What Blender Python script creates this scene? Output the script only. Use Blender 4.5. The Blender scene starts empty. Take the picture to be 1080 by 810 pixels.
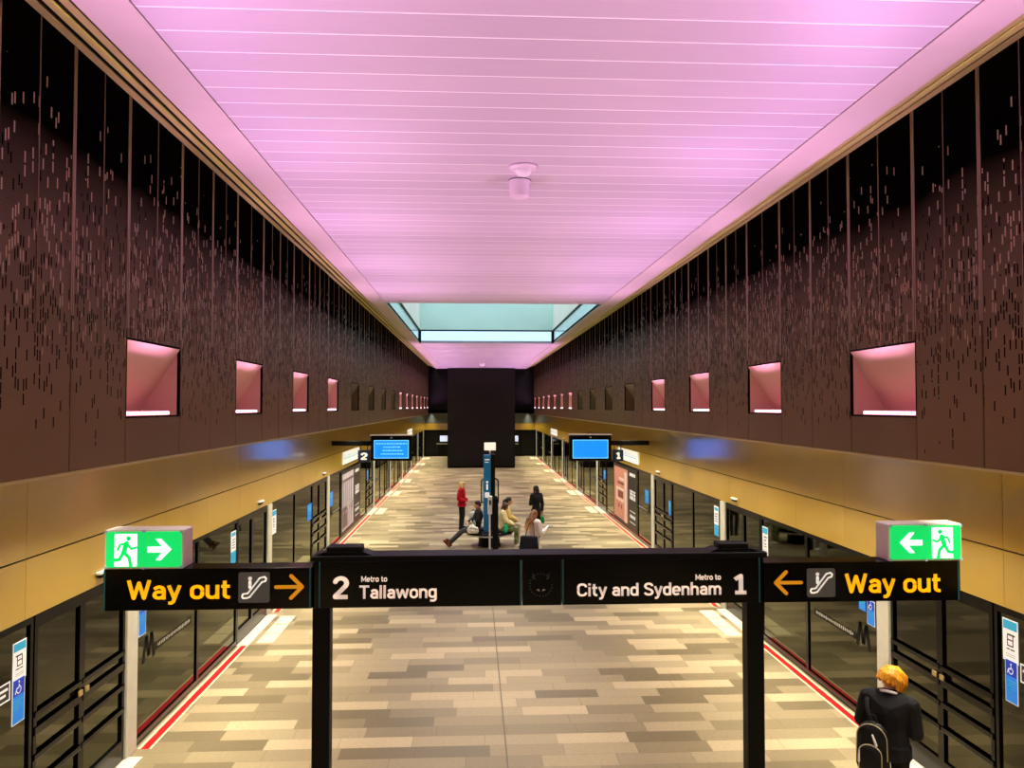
import bpy, bmesh, math, random
import numpy as np
from mathutils import Vector, Matrix, Euler

random.seed(7)
S = bpy.context.scene
COL = S.collection
PI = math.pi

# ------------------------------------------------------------------ camera
F = 811.0                      # focal length in pixels of the 1080x810 frame
H = 4.35                       # eye height over the platform
YAW, PIT = math.radians(2.859), math.radians(1.693)
fwd = Vector((math.sin(YAW) * math.cos(PIT), math.cos(YAW) * math.cos(PIT), math.sin(PIT)))
rgt = Vector((math.cos(YAW), -math.sin(YAW), 0))
upv = rgt.cross(fwd)
CAMP = Vector((0, 0, H))
cd = bpy.data.cameras.new('camera')
cam = bpy.data.objects.new('camera', cd)
COL.objects.link(cam)
cd.sensor_fit = 'HORIZONTAL'
cd.sensor_width = 36.0
cd.lens = 36.0 * F / 1080.0
cd.clip_start, cd.clip_end = 0.1, 300
m = Matrix((rgt, upv, -fwd)).transposed().to_4x4()
m.translation = CAMP
cam.matrix_world = m
S.camera = cam


def ray(px, py):
    d = rgt * ((px - 540) / F) + upv * ((405 - py) / F) + fwd
    return d / d.y


def atY(px, py, Y):
    return CAMP + ray(px, py) * Y


def atX(px, py, X):
    d = ray(px, py)
    return CAMP + d * (X / d.x)


def atZ(px, py, Z):
    d = ray(px, py)
    return CAMP + d * ((Z - H) / d.z)


# ------------------------------------------------------------------ materials
def lin(c):
    c = c / 255.0
    return c / 12.92 if c <= 0.04045 else ((c + 0.055) / 1.055) ** 2.4


def rgb(r, g, b):
    return (lin(r), lin(g), lin(b), 1.0)


def mat(name, col, rough=0.6, metal=0.0, emit=None, strength=0.0, spec=0.5, vary=0.0, scale=8.0):
    m = bpy.data.materials.new(name)
    m.use_nodes = True
    nt = m.node_tree
    b = nt.nodes['Principled BSDF']
    b.inputs['Base Color'].default_value = col
    b.inputs['Roughness'].default_value = rough
    b.inputs['Metallic'].default_value = metal
    b.inputs['Specular IOR Level'].default_value = spec
    if emit is not None:
        b.inputs['Emission Color'].default_value = emit
        b.inputs['Emission Strength'].default_value = strength
    if vary > 0:
        tc = nt.nodes.new('ShaderNodeTexCoord')
        n = nt.nodes.new('ShaderNodeTexNoise')
        n.inputs['Scale'].default_value = scale
        n.inputs['Detail'].default_value = 4
        nt.links.new(tc.outputs['Object'], n.inputs['Vector'])
        r = nt.nodes.new('ShaderNodeValToRGB')
        lo = tuple(max(0, c * (1 - vary)) for c in col[:3]) + (1,)
        hi = tuple(min(1, c * (1 + vary)) for c in col[:3]) + (1,)
        r.color_ramp.elements[0].color = lo
        r.color_ramp.elements[0].position = 0.3
        r.color_ramp.elements[1].color = hi
        r.color_ramp.elements[1].position = 0.7
        nt.links.new(n.outputs['Fac'], r.inputs['Fac'])
        nt.links.new(r.outputs['Color'], b.inputs['Base Color'])
    return m


class NB:
    """tiny helper for node graphs"""
    def __init__(s, m):
        s.nt = m.node_tree

    def _in(s, sock, v):
        if v is None:
            return
        if hasattr(v, 'is_output'):
            s.nt.links.new(v, sock)
        else:
            sock.default_value = v

    def math(s, op, a, b=None, c=None):
        n = s.nt.nodes.new('ShaderNodeMath')
        n.operation = op
        s._in(n.inputs[0], a); s._in(n.inputs[1], b); s._in(n.inputs[2], c)
        return n.outputs[0]

    def xyz(s):
        tc = s.nt.nodes.new('ShaderNodeTexCoord')
        sp = s.nt.nodes.new('ShaderNodeSeparateXYZ')
        s.nt.links.new(tc.outputs['Object'], sp.inputs[0])
        return sp.outputs

    def comb(s, x, y, z=0.0):
        n = s.nt.nodes.new('ShaderNodeCombineXYZ')
        s._in(n.inputs[0], x); s._in(n.inputs[1], y); s._in(n.inputs[2], z)
        return n.outputs[0]

    def white(s, vec):
        n = s.nt.nodes.new('ShaderNodeTexWhiteNoise')
        n.noise_dimensions = '3D'
        s.nt.links.new(vec, n.inputs['Vector'])
        return n.outputs['Value']

    def noise(s, vec, scale, detail=3):
        n = s.nt.nodes.new('ShaderNodeTexNoise')
        if vec is not None:
            s.nt.links.new(vec, n.inputs['Vector'])
        n.inputs['Scale'].default_value = scale
        n.inputs['Detail'].default_value = detail
        return n.outputs['Fac']

    def ramp(s, fac, stops, interp='LINEAR'):
        n = s.nt.nodes.new('ShaderNodeValToRGB')
        n.color_ramp.interpolation = interp
        e = n.color_ramp.elements
        while len(e) < len(stops):
            e.new(0.5)
        for i, (p, c) in enumerate(stops):
            e[i].position = p
            e[i].color = c
        s.nt.links.new(fac, n.inputs['Fac'])
        return n.outputs['Color']

    def mixc(s, f, a, b):
        n = s.nt.nodes.new('ShaderNodeMix')
        n.data_type = 'RGBA'
        s._in(n.inputs['Factor'], f)
        s._in(n.inputs[6], a); s._in(n.inputs[7], b)
        return n.outputs[2]

    def mixv(s, f, a, b):
        n = s.nt.nodes.new('ShaderNodeMix')
        n.data_type = 'FLOAT'
        s._in(n.inputs[0], f); s._in(n.inputs[2], a); s._in(n.inputs[3], b)
        return n.outputs[0]


def floor_material():
    m = mat('stone_pavers', rgb(180, 165, 130), 0.42, spec=0.35)
    g = NB(m)
    b = m.node_tree.nodes['Principled BSDF']
    x, y, z = g.xyz()
    RP, TL = 0.313, 0.94
    yr = g.math('DIVIDE', y, RP)
    row = g.math('FLOOR', yr)
    fy = g.math('FRACT', yr)
    h = g.white(g.comb(row, 3.7, 1.1))
    off = g.math('ADD', g.math('MULTIPLY', row, 0.37), g.math('MULTIPLY', g.math('FLOOR', g.math('MULTIPLY', h, 3.0)), 0.31))
    xr = g.math('ADD', g.math('DIVIDE', x, TL), off)
    colm = g.math('FLOOR', xr)
    fx = g.math('FRACT', xr)
    r = g.white(g.comb(row, colm, 5.5))
    base = g.ramp(r, [(0.0, rgb(118, 106, 80)), (0.20, rgb(137, 124, 95)), (0.42, rgb(150, 136, 106)),
                      (0.66, rgb(163, 148, 116)), (0.84, rgb(184, 167, 133))], 'CONSTANT')
    n = g.noise(g.comb(x, y, z), 22, 5)
    base = g.mixc(g.math('MULTIPLY', g.math('SUBTRACT', n, 0.35), 0.5), base, rgb(96, 88, 66))
    gx = g.math('LESS_THAN', g.math('MULTIPLY', fx, TL), 0.007)
    gy = g.math('LESS_THAN', g.math('MULTIPLY', fy, RP), 0.007)
    jx = g.math('LESS_THAN', g.math('ABSOLUTE', g.math('SUBTRACT', x, 0.42)), 0.010)
    gg = g.math('MAXIMUM', g.math('MULTIPLY', g.math('MAXIMUM', gx, gy), 0.55), g.math('MULTIPLY', jx, 0.8))
    base = g.mixc(gg, base, rgb(84, 76, 56))
    m.node_tree.links.new(base, b.inputs['Base Color'])
    m.node_tree.links.new(g.mixv(r, 0.36, 0.5), b.inputs['Roughness'])
    return m


ZB, ZT = 3.82, 7.43            # wall panel bottom, top
def wall_material():
    m = mat('perforated_bronze', rgb(80, 58, 46), 0.42, 0.35, spec=0.5)
    g = NB(m)
    b = m.node_tree.nodes['Principled BSDF']
    x, y, z = g.xyz()
    PW, PH = 0.034, 0.105
    yr = g.math('DIVIDE', y, PW)
    c = g.math('FLOOR', yr)
    fy = g.math('FRACT', yr)
    zo = g.math('ADD', g.math('DIVIDE', z, PH), g.white(g.comb(c, 9.1, 2.2)))
    r = g.math('FLOOR', zo)
    fz = g.math('FRACT', zo)
    rnd = g.white(g.comb(c, r, 4.4))
    rn2 = g.white(g.comb(c, r, 8.4))
    inside = g.math('MULTIPLY', g.math('LESS_THAN', g.math('ABSOLUTE', g.math('SUBTRACT', fy, 0.5)), 0.24),
                    g.math('LESS_THAN', g.math('ABSOLUTE', g.math('SUBTRACT', fz, 0.5)), 0.40))
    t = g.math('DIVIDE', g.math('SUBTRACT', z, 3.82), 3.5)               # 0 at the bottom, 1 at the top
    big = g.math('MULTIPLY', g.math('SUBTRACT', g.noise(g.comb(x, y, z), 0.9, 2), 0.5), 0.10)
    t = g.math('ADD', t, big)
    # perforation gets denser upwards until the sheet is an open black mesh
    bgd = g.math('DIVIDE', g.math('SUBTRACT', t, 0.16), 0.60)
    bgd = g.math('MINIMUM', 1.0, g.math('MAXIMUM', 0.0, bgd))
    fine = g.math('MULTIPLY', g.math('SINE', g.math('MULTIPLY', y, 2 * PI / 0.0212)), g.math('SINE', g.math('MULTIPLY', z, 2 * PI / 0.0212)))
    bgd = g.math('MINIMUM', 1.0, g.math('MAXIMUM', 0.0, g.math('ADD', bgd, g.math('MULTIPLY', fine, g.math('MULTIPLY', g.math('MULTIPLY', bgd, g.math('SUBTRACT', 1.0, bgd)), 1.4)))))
    # dark slots low, bright slots high
    dl = g.math('MULTIPLY', g.math('SUBTRACT', t, 0.04), 1.15)
    dark = g.math('MULTIPLY', g.math('MULTIPLY', g.math('LESS_THAN', rnd, dl), inside), g.math('LESS_THAN', rn2, g.math('MULTIPLY', g.math('SUBTRACT', 0.78, t), 2.5)))
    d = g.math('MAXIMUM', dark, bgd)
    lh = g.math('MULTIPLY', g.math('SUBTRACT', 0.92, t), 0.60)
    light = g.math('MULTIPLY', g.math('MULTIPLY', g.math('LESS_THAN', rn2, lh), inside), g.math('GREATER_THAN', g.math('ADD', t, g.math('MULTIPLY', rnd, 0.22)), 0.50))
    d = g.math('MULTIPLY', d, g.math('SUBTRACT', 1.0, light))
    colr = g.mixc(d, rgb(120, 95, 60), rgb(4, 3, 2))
    colr = g.mixc(light, colr, rgb(158, 130, 100))
    m.node_tree.links.new(colr, b.inputs['Base Color'])
    m.node_tree.links.new(g.mixv(d, 0.40, 0.7), b.inputs['Roughness'])
    m.node_tree.links.new(g.mixv(d, 0.5, 0.0), b.inputs['Specular IOR Level'])
    m.node_tree.links.new(g.mixv(d, 0.35, 0.0), b.inputs['Metallic'])
    return m


def ceiling_material():
    m = mat('brushed_white_planks', rgb(232, 226, 230), 0.38, 0.25, spec=0.5)
    g = NB(m)
    b = m.node_tree.nodes['Principled BSDF']
    x, y, z = g.xyz()
    P = 0.337
    yr = g.math('DIVIDE', g.math('SUBTRACT', y, 0.30), P)
    f = g.math('FRACT', yr)
    plank = g.white(g.comb(g.math('FLOOR', yr), 1.0, 1.0))
    brush = g.noise(g.comb(g.math('MULTIPLY', x, 0.6), g.math('MULTIPLY', y, 30.0), 0.0), 3.0, 3)
    base = g.mixc(g.math('ADD', g.math('MULTIPLY', plank, 0.35), g.math('MULTIPLY', brush, 0.4)), rgb(216, 204, 214), rgb(184, 172, 184))
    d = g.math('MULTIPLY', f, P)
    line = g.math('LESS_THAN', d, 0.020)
    base = g.mixc(g.math('MULTIPLY', line, 0.9), base, rgb(255, 255, 255))  # whitened joint colour stands for light caught in the plank grooves
    seam = g.math('MULTIPLY', g.math('GREATER_THAN', d, 0.020), g.math('LESS_THAN', d, 0.026))
    base = g.mixc(g.math('MULTIPLY', seam, 0.5), base, rgb(120, 100, 115))
    m.node_tree.links.new(base, b.inputs['Base Color'])
    m.node_tree.links.new(g.mixv(brush, 0.30, 0.5), b.inputs['Roughness'])
    return m


def glass_material(name, tint, refl=1.0):
    m = bpy.data.materials.new(name)
    m.use_nodes = True
    nt = m.node_tree
    nt.nodes.clear()
    out = nt.nodes.new('ShaderNodeOutputMaterial')
    tr = nt.nodes.new('ShaderNodeBsdfTransparent')
    tr.inputs[0].default_value = tint
    gl = nt.nodes.new('ShaderNodeBsdfGlossy')
    gl.inputs['Roughness'].default_value = 0.03
    gl.inputs['Color'].default_value = (0.74, 0.75, 0.58, 1)
    fr = nt.nodes.new('ShaderNodeFresnel')
    fr.inputs['IOR'].default_value = 1.85
    mu = nt.nodes.new('ShaderNodeMath')
    mu.operation = 'MULTIPLY'
    mu.inputs[1].default_value = refl
    mx = nt.nodes.new('ShaderNodeMixShader')
    nt.links.new(fr.outputs[0], mu.inputs[0])
    nt.links.new(mu.outputs[0], mx.inputs[0])
    nt.links.new(tr.outputs[0], mx.inputs[1])
    nt.links.new(gl.outputs[0], mx.inputs[2])
    nt.links.new(mx.outputs[0], out.inputs[0])
    return m


M = dict(
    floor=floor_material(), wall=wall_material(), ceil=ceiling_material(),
    margin=mat('white_plaster', rgb(194, 180, 176), 0.6, vary=0.03, scale=2),
    bronze=mat('plain_bronze', rgb(118, 94, 60), 0.4, 0.35, vary=0.05, scale=2),
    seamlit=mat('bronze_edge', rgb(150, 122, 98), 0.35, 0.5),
    cavity=mat('black_cavity', rgb(8, 6, 6), 0.9, spec=0.1),
    gold=mat('satin_gold_panel', rgb(226, 184, 44), 0.45, 0.45, vary=0.04, scale=1.2),
    cove=mat('champagne_metal', rgb(206, 190, 124), 0.4, 0.3, vary=0.06, scale=2),
    black=mat('black_powder_coat', rgb(6, 6, 6), 0.5, spec=0.15),
    blackgl=mat('black_gloss', rgb(4, 4, 5), 0.2, spec=0.22),
    charcoal=mat('dark_cladding', rgb(20, 18, 15), 0.35, spec=0.25, vary=0.15, scale=0.6),
    tunnel=mat('tunnel_concrete', rgb(38, 36, 34), 0.9, vary=0.2, scale=1.5),
    post=mat('brushed_pale_steel', rgb(222, 222, 204), 0.42, 0.15, vary=0.05, scale=5),
    white=mat('white_enamel', rgb(236, 236, 232), 0.4),
    sill=mat('pale_sill', rgb(226, 218, 200), 0.45, vary=0.05, scale=6),
    red=mat('red_line_paint', rgb(214, 14, 16), 0.4),
    pale=mat('pale_marking', rgb(232, 218, 182), 0.5, vary=0.06, scale=12),
    glass=glass_material('platform_glass', (0.16, 0.16, 0.10, 1)),
    skyglass=glass_material('skylight_glass', (0.80, 0.90, 0.97, 1), 0.6),
    shaft=mat('shaft_panel_teal', rgb(196, 236, 230), 0.5, vary=0.06, scale=0.4),
    shaftw=mat('shaft_panel_pale', rgb(232, 242, 230), 0.6, vary=0.06, scale=0.4),
    teal=mat('teal_edge', rgb(10, 84, 92), 0.3),
    yellow=mat('yellow_letters_added_glow', rgb(240, 178, 10), 0.5, emit=rgb(255, 190, 10), strength=0.62),  # glow added to brighten the sign letters, not a backlight
    amber=mat('amber_arrow_added_glow', rgb(200, 140, 20), 0.5, emit=rgb(255, 170, 20), strength=0.32),  # arrow brightened by an added glow
    letter=mat('pale_letters', rgb(226, 214, 202), 0.5, emit=rgb(226, 208, 194), strength=0.42),  # added glow here too, to keep the pale letters bright
    pict=mat('pictogram_grey', rgb(64, 62, 58), 0.5, emit=rgb(90, 86, 80), strength=0.25),  # slight glow added to the grey
    pictw=mat('pictogram_white', rgb(230, 226, 216), 0.5, emit=rgb(235, 230, 220), strength=0.5),  # white symbols brightened with added glow
    exitg=mat('exit_green', rgb(0, 190, 90), 0.4, emit=rgb(0, 222, 104), strength=0.85),
    exitw=mat('exit_white', rgb(240, 255, 250), 0.4, emit=rgb(240, 255, 250), strength=1.5),
    exitc=mat('exit_case', rgb(226, 216, 206), 0.4, vary=0.03),
    screen=mat('blue_screen', rgb(10, 60, 120), 0.3, emit=rgb(6, 92, 196), strength=2.8),
    screenw=mat('pale_screen_text', rgb(30, 90, 150), 0.3, emit=rgb(120, 205, 250), strength=1.5),
    navy=mat('navy_plate', rgb(14, 34, 60), 0.4),
    stickb=mat('blue_sticker', rgb(20, 128, 232), 0.5, emit=rgb(20, 130, 240), strength=0.18),  # these stickers are no lamps; a faint glow is added
    stickd=mat('dark_blue_sticker', rgb(8, 50, 190), 0.5, emit=rgb(8, 50, 200), strength=0.15),
    stickw=mat('white_sticker', rgb(240, 240, 240), 0.5, emit=rgb(240, 240, 240), strength=0.22),
    stickk=mat('sticker_ink', rgb(30, 30, 36), 0.5),
    stickc=mat('cyan_sticker', rgb(40, 160, 205), 0.5, emit=rgb(40, 165, 215), strength=0.2),
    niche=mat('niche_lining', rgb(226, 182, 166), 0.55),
    nichedark=mat('niche_lining_unlit', rgb(112, 92, 52), 0.55),  # darker copy of the lining, with the missing light put into its colour
    led=mat('pink_led', rgb(255, 150, 200), 0.4, emit=(1.0, 0.36, 0.50, 1), strength=1.9),
    ledhot=mat('pink_led_dot', rgb(255, 230, 240), 0.4, emit=(1.0, 0.75, 0.9, 1), strength=5.0),
    devpink=mat('ceiling_device_white', rgb(222, 210, 214), 0.45),
)


_b = M['gold'].node_tree.nodes['Principled BSDF']
_b.inputs['Coat Weight'].default_value = 1.0
_b.inputs['Coat Roughness'].default_value = 0.15
_b.inputs['Coat IOR'].default_value = 2.9


# ------------------------------------------------------------------ mesh helpers
def newmesh(name, bm, mats, parent=None, smooth=False, kind=None):
    me = bpy.data.meshes.new(name)
    bmesh.ops.recalc_face_normals(bm, faces=bm.faces[:]) if len(bm.faces) else None
    bm.to_mesh(me)
    bm.free()
    o = bpy.data.objects.new(name, me)
    COL.objects.link(o)
    for mm in (mats if isinstance(mats, (list, tuple)) else [mats]):
        me.materials.append(mm)
    if smooth:
        for p in me.polygons:
            p.use_smooth = True
    if parent is not None:
        o.parent = parent
    if kind:
        o['kind'] = kind
    return o


def box(bm, x0, x1, y0, y1, z0, z1, mi=0, bev=0.0):
    v = [bm.verts.new((x, y, z)) for x in (x0, x1) for y in (y0, y1) for z in (z0, z1)]
    fs = []
    for q in ((0, 1, 3, 2), (4, 6, 7, 5), (0, 4, 5, 1), (2, 3, 7, 6), (0, 2, 6, 4), (1, 5, 7, 3)):
        f = bm.faces.new([v[i] for i in q])
        f.material_index = mi
        fs.append(f)
    if bev > 0:
        es = list({e for f in fs for e in f.edges})
        r = bmesh.ops.bevel(bm, geom=es, offset=bev, segments=2, affect='EDGES', profile=0.5)
        for f in r['faces']:
            f.material_index = mi
    return fs


def quad(bm, a, b, c, d, mi=0):
    f = bm.faces.new([bm.verts.new(p) for p in (a, b, c, d)])
    f.material_index = mi
    return f


def tube(bm, p0, p1, r0, r1=None, n=14, mi=0):
    r1 = r0 if r1 is None else r1
    p0, p1 = Vector(p0), Vector(p1)
    d = (p1 - p0).normalized()
    a = d.orthogonal().normalized()
    b = d.cross(a)
    A = [bm.verts.new(p0 + (a * math.cos(2 * PI * i / n) + b * math.sin(2 * PI * i / n)) * r0) for i in range(n)]
    B = [bm.verts.new(p1 + (a * math.cos(2 * PI * i / n) + b * math.sin(2 * PI * i / n)) * r1) for i in range(n)]
    for i in range(n):
        f = bm.faces.new((A[i], A[(i + 1) % n], B[(i + 1) % n], B[i]))
        f.material_index = mi
        f.smooth = True
    for ring in (A[::-1], B):
        f = bm.faces.new(ring)
        f.material_index = mi


def lathe(bm, prof, cx=0, cy=0, n=28, mi=0):
    rings = []
    for r, z in prof:
        if r < 1e-5:
            rings.append([bm.verts.new((cx, cy, z))])
        else:
            rings.append([bm.verts.new((cx + r * math.cos(2 * PI * i / n), cy + r * math.sin(2 * PI * i / n), z)) for i in range(n)])
    for a, b in zip(rings, rings[1:]):
        for i in range(n):
            j = (i + 1) % n
            if len(a) == 1 and len(b) == 1:
                continue
            if len(a) == 1:
                f = bm.faces.new((a[0], b[i], b[j]))
            elif len(b) == 1:
                f = bm.faces.new((a[i], a[j], b[0]))
            else:
                f = bm.faces.new((a[i], a[j], b[j], b[i]))
            f.material_index = mi
            f.smooth = True


def prism(bm, pts, y0, y1, mi=0):
    """polygon in the x,z plane given thickness along y"""
    A = [bm.verts.new((x, y0, z)) for x, z in pts]
    B = [bm.verts.new((x, y1, z)) for x, z in pts]
    n = len(pts)
    for i in range(n):
        f = bm.faces.new((A[i], A[(i + 1) % n], B[(i + 1) % n], B[i]))
        f.material_index = mi
    for ring in (A[::-1], B):
        f = bm.faces.new(ring)
        f.material_index = mi


def stroke(bm, pts, w, y0, y1, closed=False, mi=0):
    """a round-jointed line of width w in the x,z plane"""
    n = len(pts)
    for i in range(n if closed else n - 1):
        a, b = Vector(pts[i]), Vector(pts[(i + 1) % n])
        d = (b - a)
        if d.length < 1e-6:
            continue
        d.normalize()
        q = Vector((-d.y, d.x)) * (w / 2)
        prism(bm, [tuple(a + q), tuple(a - q), tuple(b - q), tuple(b + q)], y0, y1, mi)
    for p in pts:
        disc(bm, p, w / 2, y0, y1, mi, 12)


def disc(bm, c, r, y0, y1, mi=0, n=20):
    prism(bm, [(c[0] + r * math.cos(2 * PI * i / n), c[1] + r * math.sin(2 * PI * i / n)) for i in range(n)], y0, y1, mi)


def rrect(cx, cz, w, h, r, n=5):
    out = []
    for sx, sz, a0 in ((1, 1, 0), (-1, 1, 90), (-1, -1, 180), (1, -1, 270)):
        for k in range(n + 1):
            a = math.radians(a0 + 90 * k / n)
            out.append((cx + sx * (w / 2 - r) + r * math.cos(a), cz + sz * (h / 2 - r) + r * math.sin(a)))
    return out


def tag(o, label, cat, group=None, kind=None):
    o['label'] = label
    o['category'] = cat
    if group:
        o['group'] = group
    if kind:
        o['kind'] = kind
    return o


def thing(name, loc, label, cat, group=None, rz=0.0):
    o = bpy.data.objects.new(name, None)
    COL.objects.link(o)
    o.location = loc
    o.rotation_euler = (0, 0, rz)
    o.empty_display_size = 0.1
    return tag(o, label, cat, group)


def dup(root, loc=None, rz=None, label=None, group=None):
    r = root.copy()
    COL.objects.link(r)
    if loc is not None:
        r.location = loc
    if rz is not None:
        r.rotation_euler = (0, 0, rz)
    if label:
        r['label'] = label
    if group:
        r['group'] = group
    for ch in list(root.children):
        c = ch.copy()
        COL.objects.link(c)
        c.parent = r
        for g in list(ch.children):
            d = g.copy()
            COL.objects.link(d)
            d.parent = c
    return r


def evaluated_mesh(o):
    dg = bpy.context.evaluated_depsgraph_get()
    dg.update()
    return bpy.data.meshes.new_from_object(o.evaluated_get(dg))


def arc(cx, cy, rx, ry, a0, a1, n=8):
    return [(cx + rx * math.cos(math.radians(a0 + (a1 - a0) * i / n)), cy + ry * math.sin(math.radians(a0 + (a1 - a0) * i / n))) for i in range(n + 1)]


def bowl(x0, x1, y0, y1, r=0.19):
    return arc(x1 - r, y1 - r, r, r, 0, 90) + arc(x0 + r, y1 - r, r, r, 90, 180) + arc(x0 + r, y0 + r, r, r, 180, 270) + arc(x1 - r, y0 + r, r, r, 270, 360)


def _nshape(x0, x1, top=.645):
    return [(x0, .42)] + arc(x0 + .18, top - .18, .18, .18, 170, 90, 6) + arc(x1 - .17, top - .17, .17, .17, 90, 0, 6) + [(x1, 0)]


GLYPH = {
    'W': (.98, [[(.07, 1), (.28, .07), (.49, .86), (.70, .07), (.91, 1)]]),
    'a': (.56, [[(.08, .55)] + arc(.27, .46, .18, .18, 140, 90, 4) + arc(.29, .46, .18, .18, 90, 0, 6) + [(.47, 0)],
                [(.47, .39), (.25, .39)] + arc(.25, .235, .16, .155, 90, 270, 10) + [(.33, .08), (.47, .17)]]),
    'y': (.56, [[(.06, .72), (.29, .05)], [(.51, .72), (.25, -.12), (.17, -.19), (.05, -.19)]]),
    'o': (.58, [bowl(.08, .50, .075, .645) + [(.50, .4)]]),
    'u': (.58, [[(.085, .72), (.085, .26)] + arc(.26, .255, .175, .18, 180, 270, 6) + [(.33, .08), (.49, .2)], [(.49, .72), (.49, 0)]]),
    't': (.40, [[(.16, .93), (.16, .24)] + arc(.31, .23, .15, .15, 180, 270, 6) + [(.37, .08)], [(.02, .645), (.37, .645)]]),
    'M': (.86, [[(.09, 0), (.09, .92), (.43, .25), (.77, .92), (.77, 0)]]),
    'e': (.58, [[(.08, .36), (.50, .36), (.50, .45)] + arc(.31, .455, .19, .19, 0, 90, 6) + arc(.27, .455, .19, .19, 90, 180, 6) + arc(.27, .265, .19, .19, 180, 270, 6) + [(.33, .075), (.48, .13)]]),
    'r': (.38, [[(.09, .72), (.09, 0)], [(.09, .42)] + arc(.26, .47, .17, .17, 170, 95, 5) + [(.36, .635)]]),
    'T': (.68, [[(.0, .92), (.67, .92)], [(.335, .92), (.335, 0)]]),
    'l': (.21, [[(.10, 1), (.10, 0)]]),
    'w': (.86, [[(.06, .72), (.23, .07), (.43, .62), (.63, .07), (.80, .72)]]),
    'n': (.58, [[(.09, 0), (.09, .72)], _nshape(.09, .49)]),
    'h': (.58, [[(.09, 0), (.09, 1)], _nshape(.09, .49)]),
    'm': (.90, [[(.09, 0), (.09, .72)], _nshape(.09, .45), _nshape(.45, .81)]),
    'g': (.58, [bowl(.08, .49, .09, .645) + [(.49, .4)], [(.49, .72), (.49, -.04)] + arc(.32, -.03, .17, .17, 0, -90, 6) + [(.12, -.19)]]),
    'C': (.70, [[(.62, .72)] + arc(.40, .70, .22, .22, 20, 90, 5) + arc(.31, .69, .22, .23, 90, 180, 6) + arc(.31, .31, .22, .23, 180, 270, 6) + arc(.40, .30, .22, .22, 270, 340, 5) + [(.62, .28)]]),
    'i': (.21, [[(.10, .72), (.10, 0)], [(.10, .84), (.10, 1)]]),
    'd': (.58, [bowl(.08, .49, .075, .645) + [(.49, .4)], [(.49, 1), (.49, 0)]]),
    'S': (.64, [[(.57, .76)] + arc(.36, .74, .20, .18, 20, 90, 5) + arc(.28, .73, .20, .19, 90, 190, 7) + [(.16, .58), (.46, .45)] + arc(.36, .27, .21, .19, 45, -90, 8) + arc(.28, .27, .22, .19, 270, 195, 5)]),
    '2': (.64, [[(.08, .74)] + arc(.31, .70, .22, .22, 165, 90, 5) + arc(.32, .70, .22, .22, 90, -35, 8) + [(.10, .12), (.10, .08), (.58, .08)]]),
    '1': (.54, [[(.04, .74), (.30, .92), (.30, .08)], [(.05, .08), (.53, .08)]]),
    ' ': (.27, []),
}


def text_part(name, body, x0, x1, z0, z1, y, m, parent, bold=0.17, depth=0.004):
    """sans lettering drawn with strokes in the x,z plane, facing -y; capitals fill z0..z1, the line fills x0..x1"""
    adv = [GLYPH[c][0] + 0.05 for c in body]
    W = sum(adv) - 0.10
    sx, sz = (x1 - x0) / W, z1 - z0
    bm = bmesh.new()
    w = bold
    pen = 0.0
    for c, a in zip(body, adv):
        for line in GLYPH[c][1]:
            n = len(line)
            for i in range(n - 1):
                p, q = Vector(line[i]), Vector(line[i + 1])
                if (q - p).length < 1e-5:
                    continue
                d = (q - p).normalized()
                e = Vector((-d.y, d.x)) * (w / 2)
                prism(bm, [(x0 + (pen + v.x) * sx, z0 + v.y * sz) for v in (p + e, p - e, q - e, q + e)], y - depth, y)
                if 0 < i:
                    k = 10
                    prism(bm, [(x0 + (pen + p.x + w / 2 * math.cos(2 * PI * t / k)) * sx, z0 + (p.y + w / 2 * math.sin(2 * PI * t / k)) * sz) for t in range(k)], y - depth, y)
        pen += a
    return newmesh(name, bm, m, parent)


# ------------------------------------------------------------------ room constants
CX = 0.56
XL, XR = -3.29, 4.41           # upper wall faces
GL, GR = -4.27, 5.39           # gold fascia faces
DL, DR = -4.33, 5.45           # platform screen glass
ZC = 7.12                      # ceiling
ZD = 2.317                     # top of the screen doors
ZS = 2.893                     # seam in the fascia
Y0, Y1 = -5.0, 56.0
YE = 68.0
SK0, SK1 = 20.6, 33.5          # skylight
SL, SR = -2.34, 3.46


def struct(name, bm, mats, parent=None):
    return newmesh(name, bm, mats, parent, kind='structure')


# floor
bm = bmesh.new()
box(bm, DL - 0.12, DR + 0.12, Y0, YE, -0.25, 0.0)
struct('floor', bm, M['floor'])

# ceiling: plank field with the skylight hole, plain margins
bm = bmesh.new()
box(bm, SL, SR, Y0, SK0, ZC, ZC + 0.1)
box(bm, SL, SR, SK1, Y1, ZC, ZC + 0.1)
for a, b in ((CX - 3.30, SL - 0.012), (SR + 0.012, CX + 3.30)):
    box(bm, a, b, Y0, Y1, ZC - 0.004, ZC + 0.1, 1)
for a, b in ((SL - 0.012, SL), (SR, SR + 0.012)):
    box(bm, a, b, Y0, Y1, ZC + 0.03, ZC + 0.1, 2)
box(bm, SL, SR, SK0 - 0.45, SK0 - 0.40, ZC - 0.012, ZC + 0.05, 1)
struct('ceiling', bm, [M['ceil'], M['margin'], M['cavity']])

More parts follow.
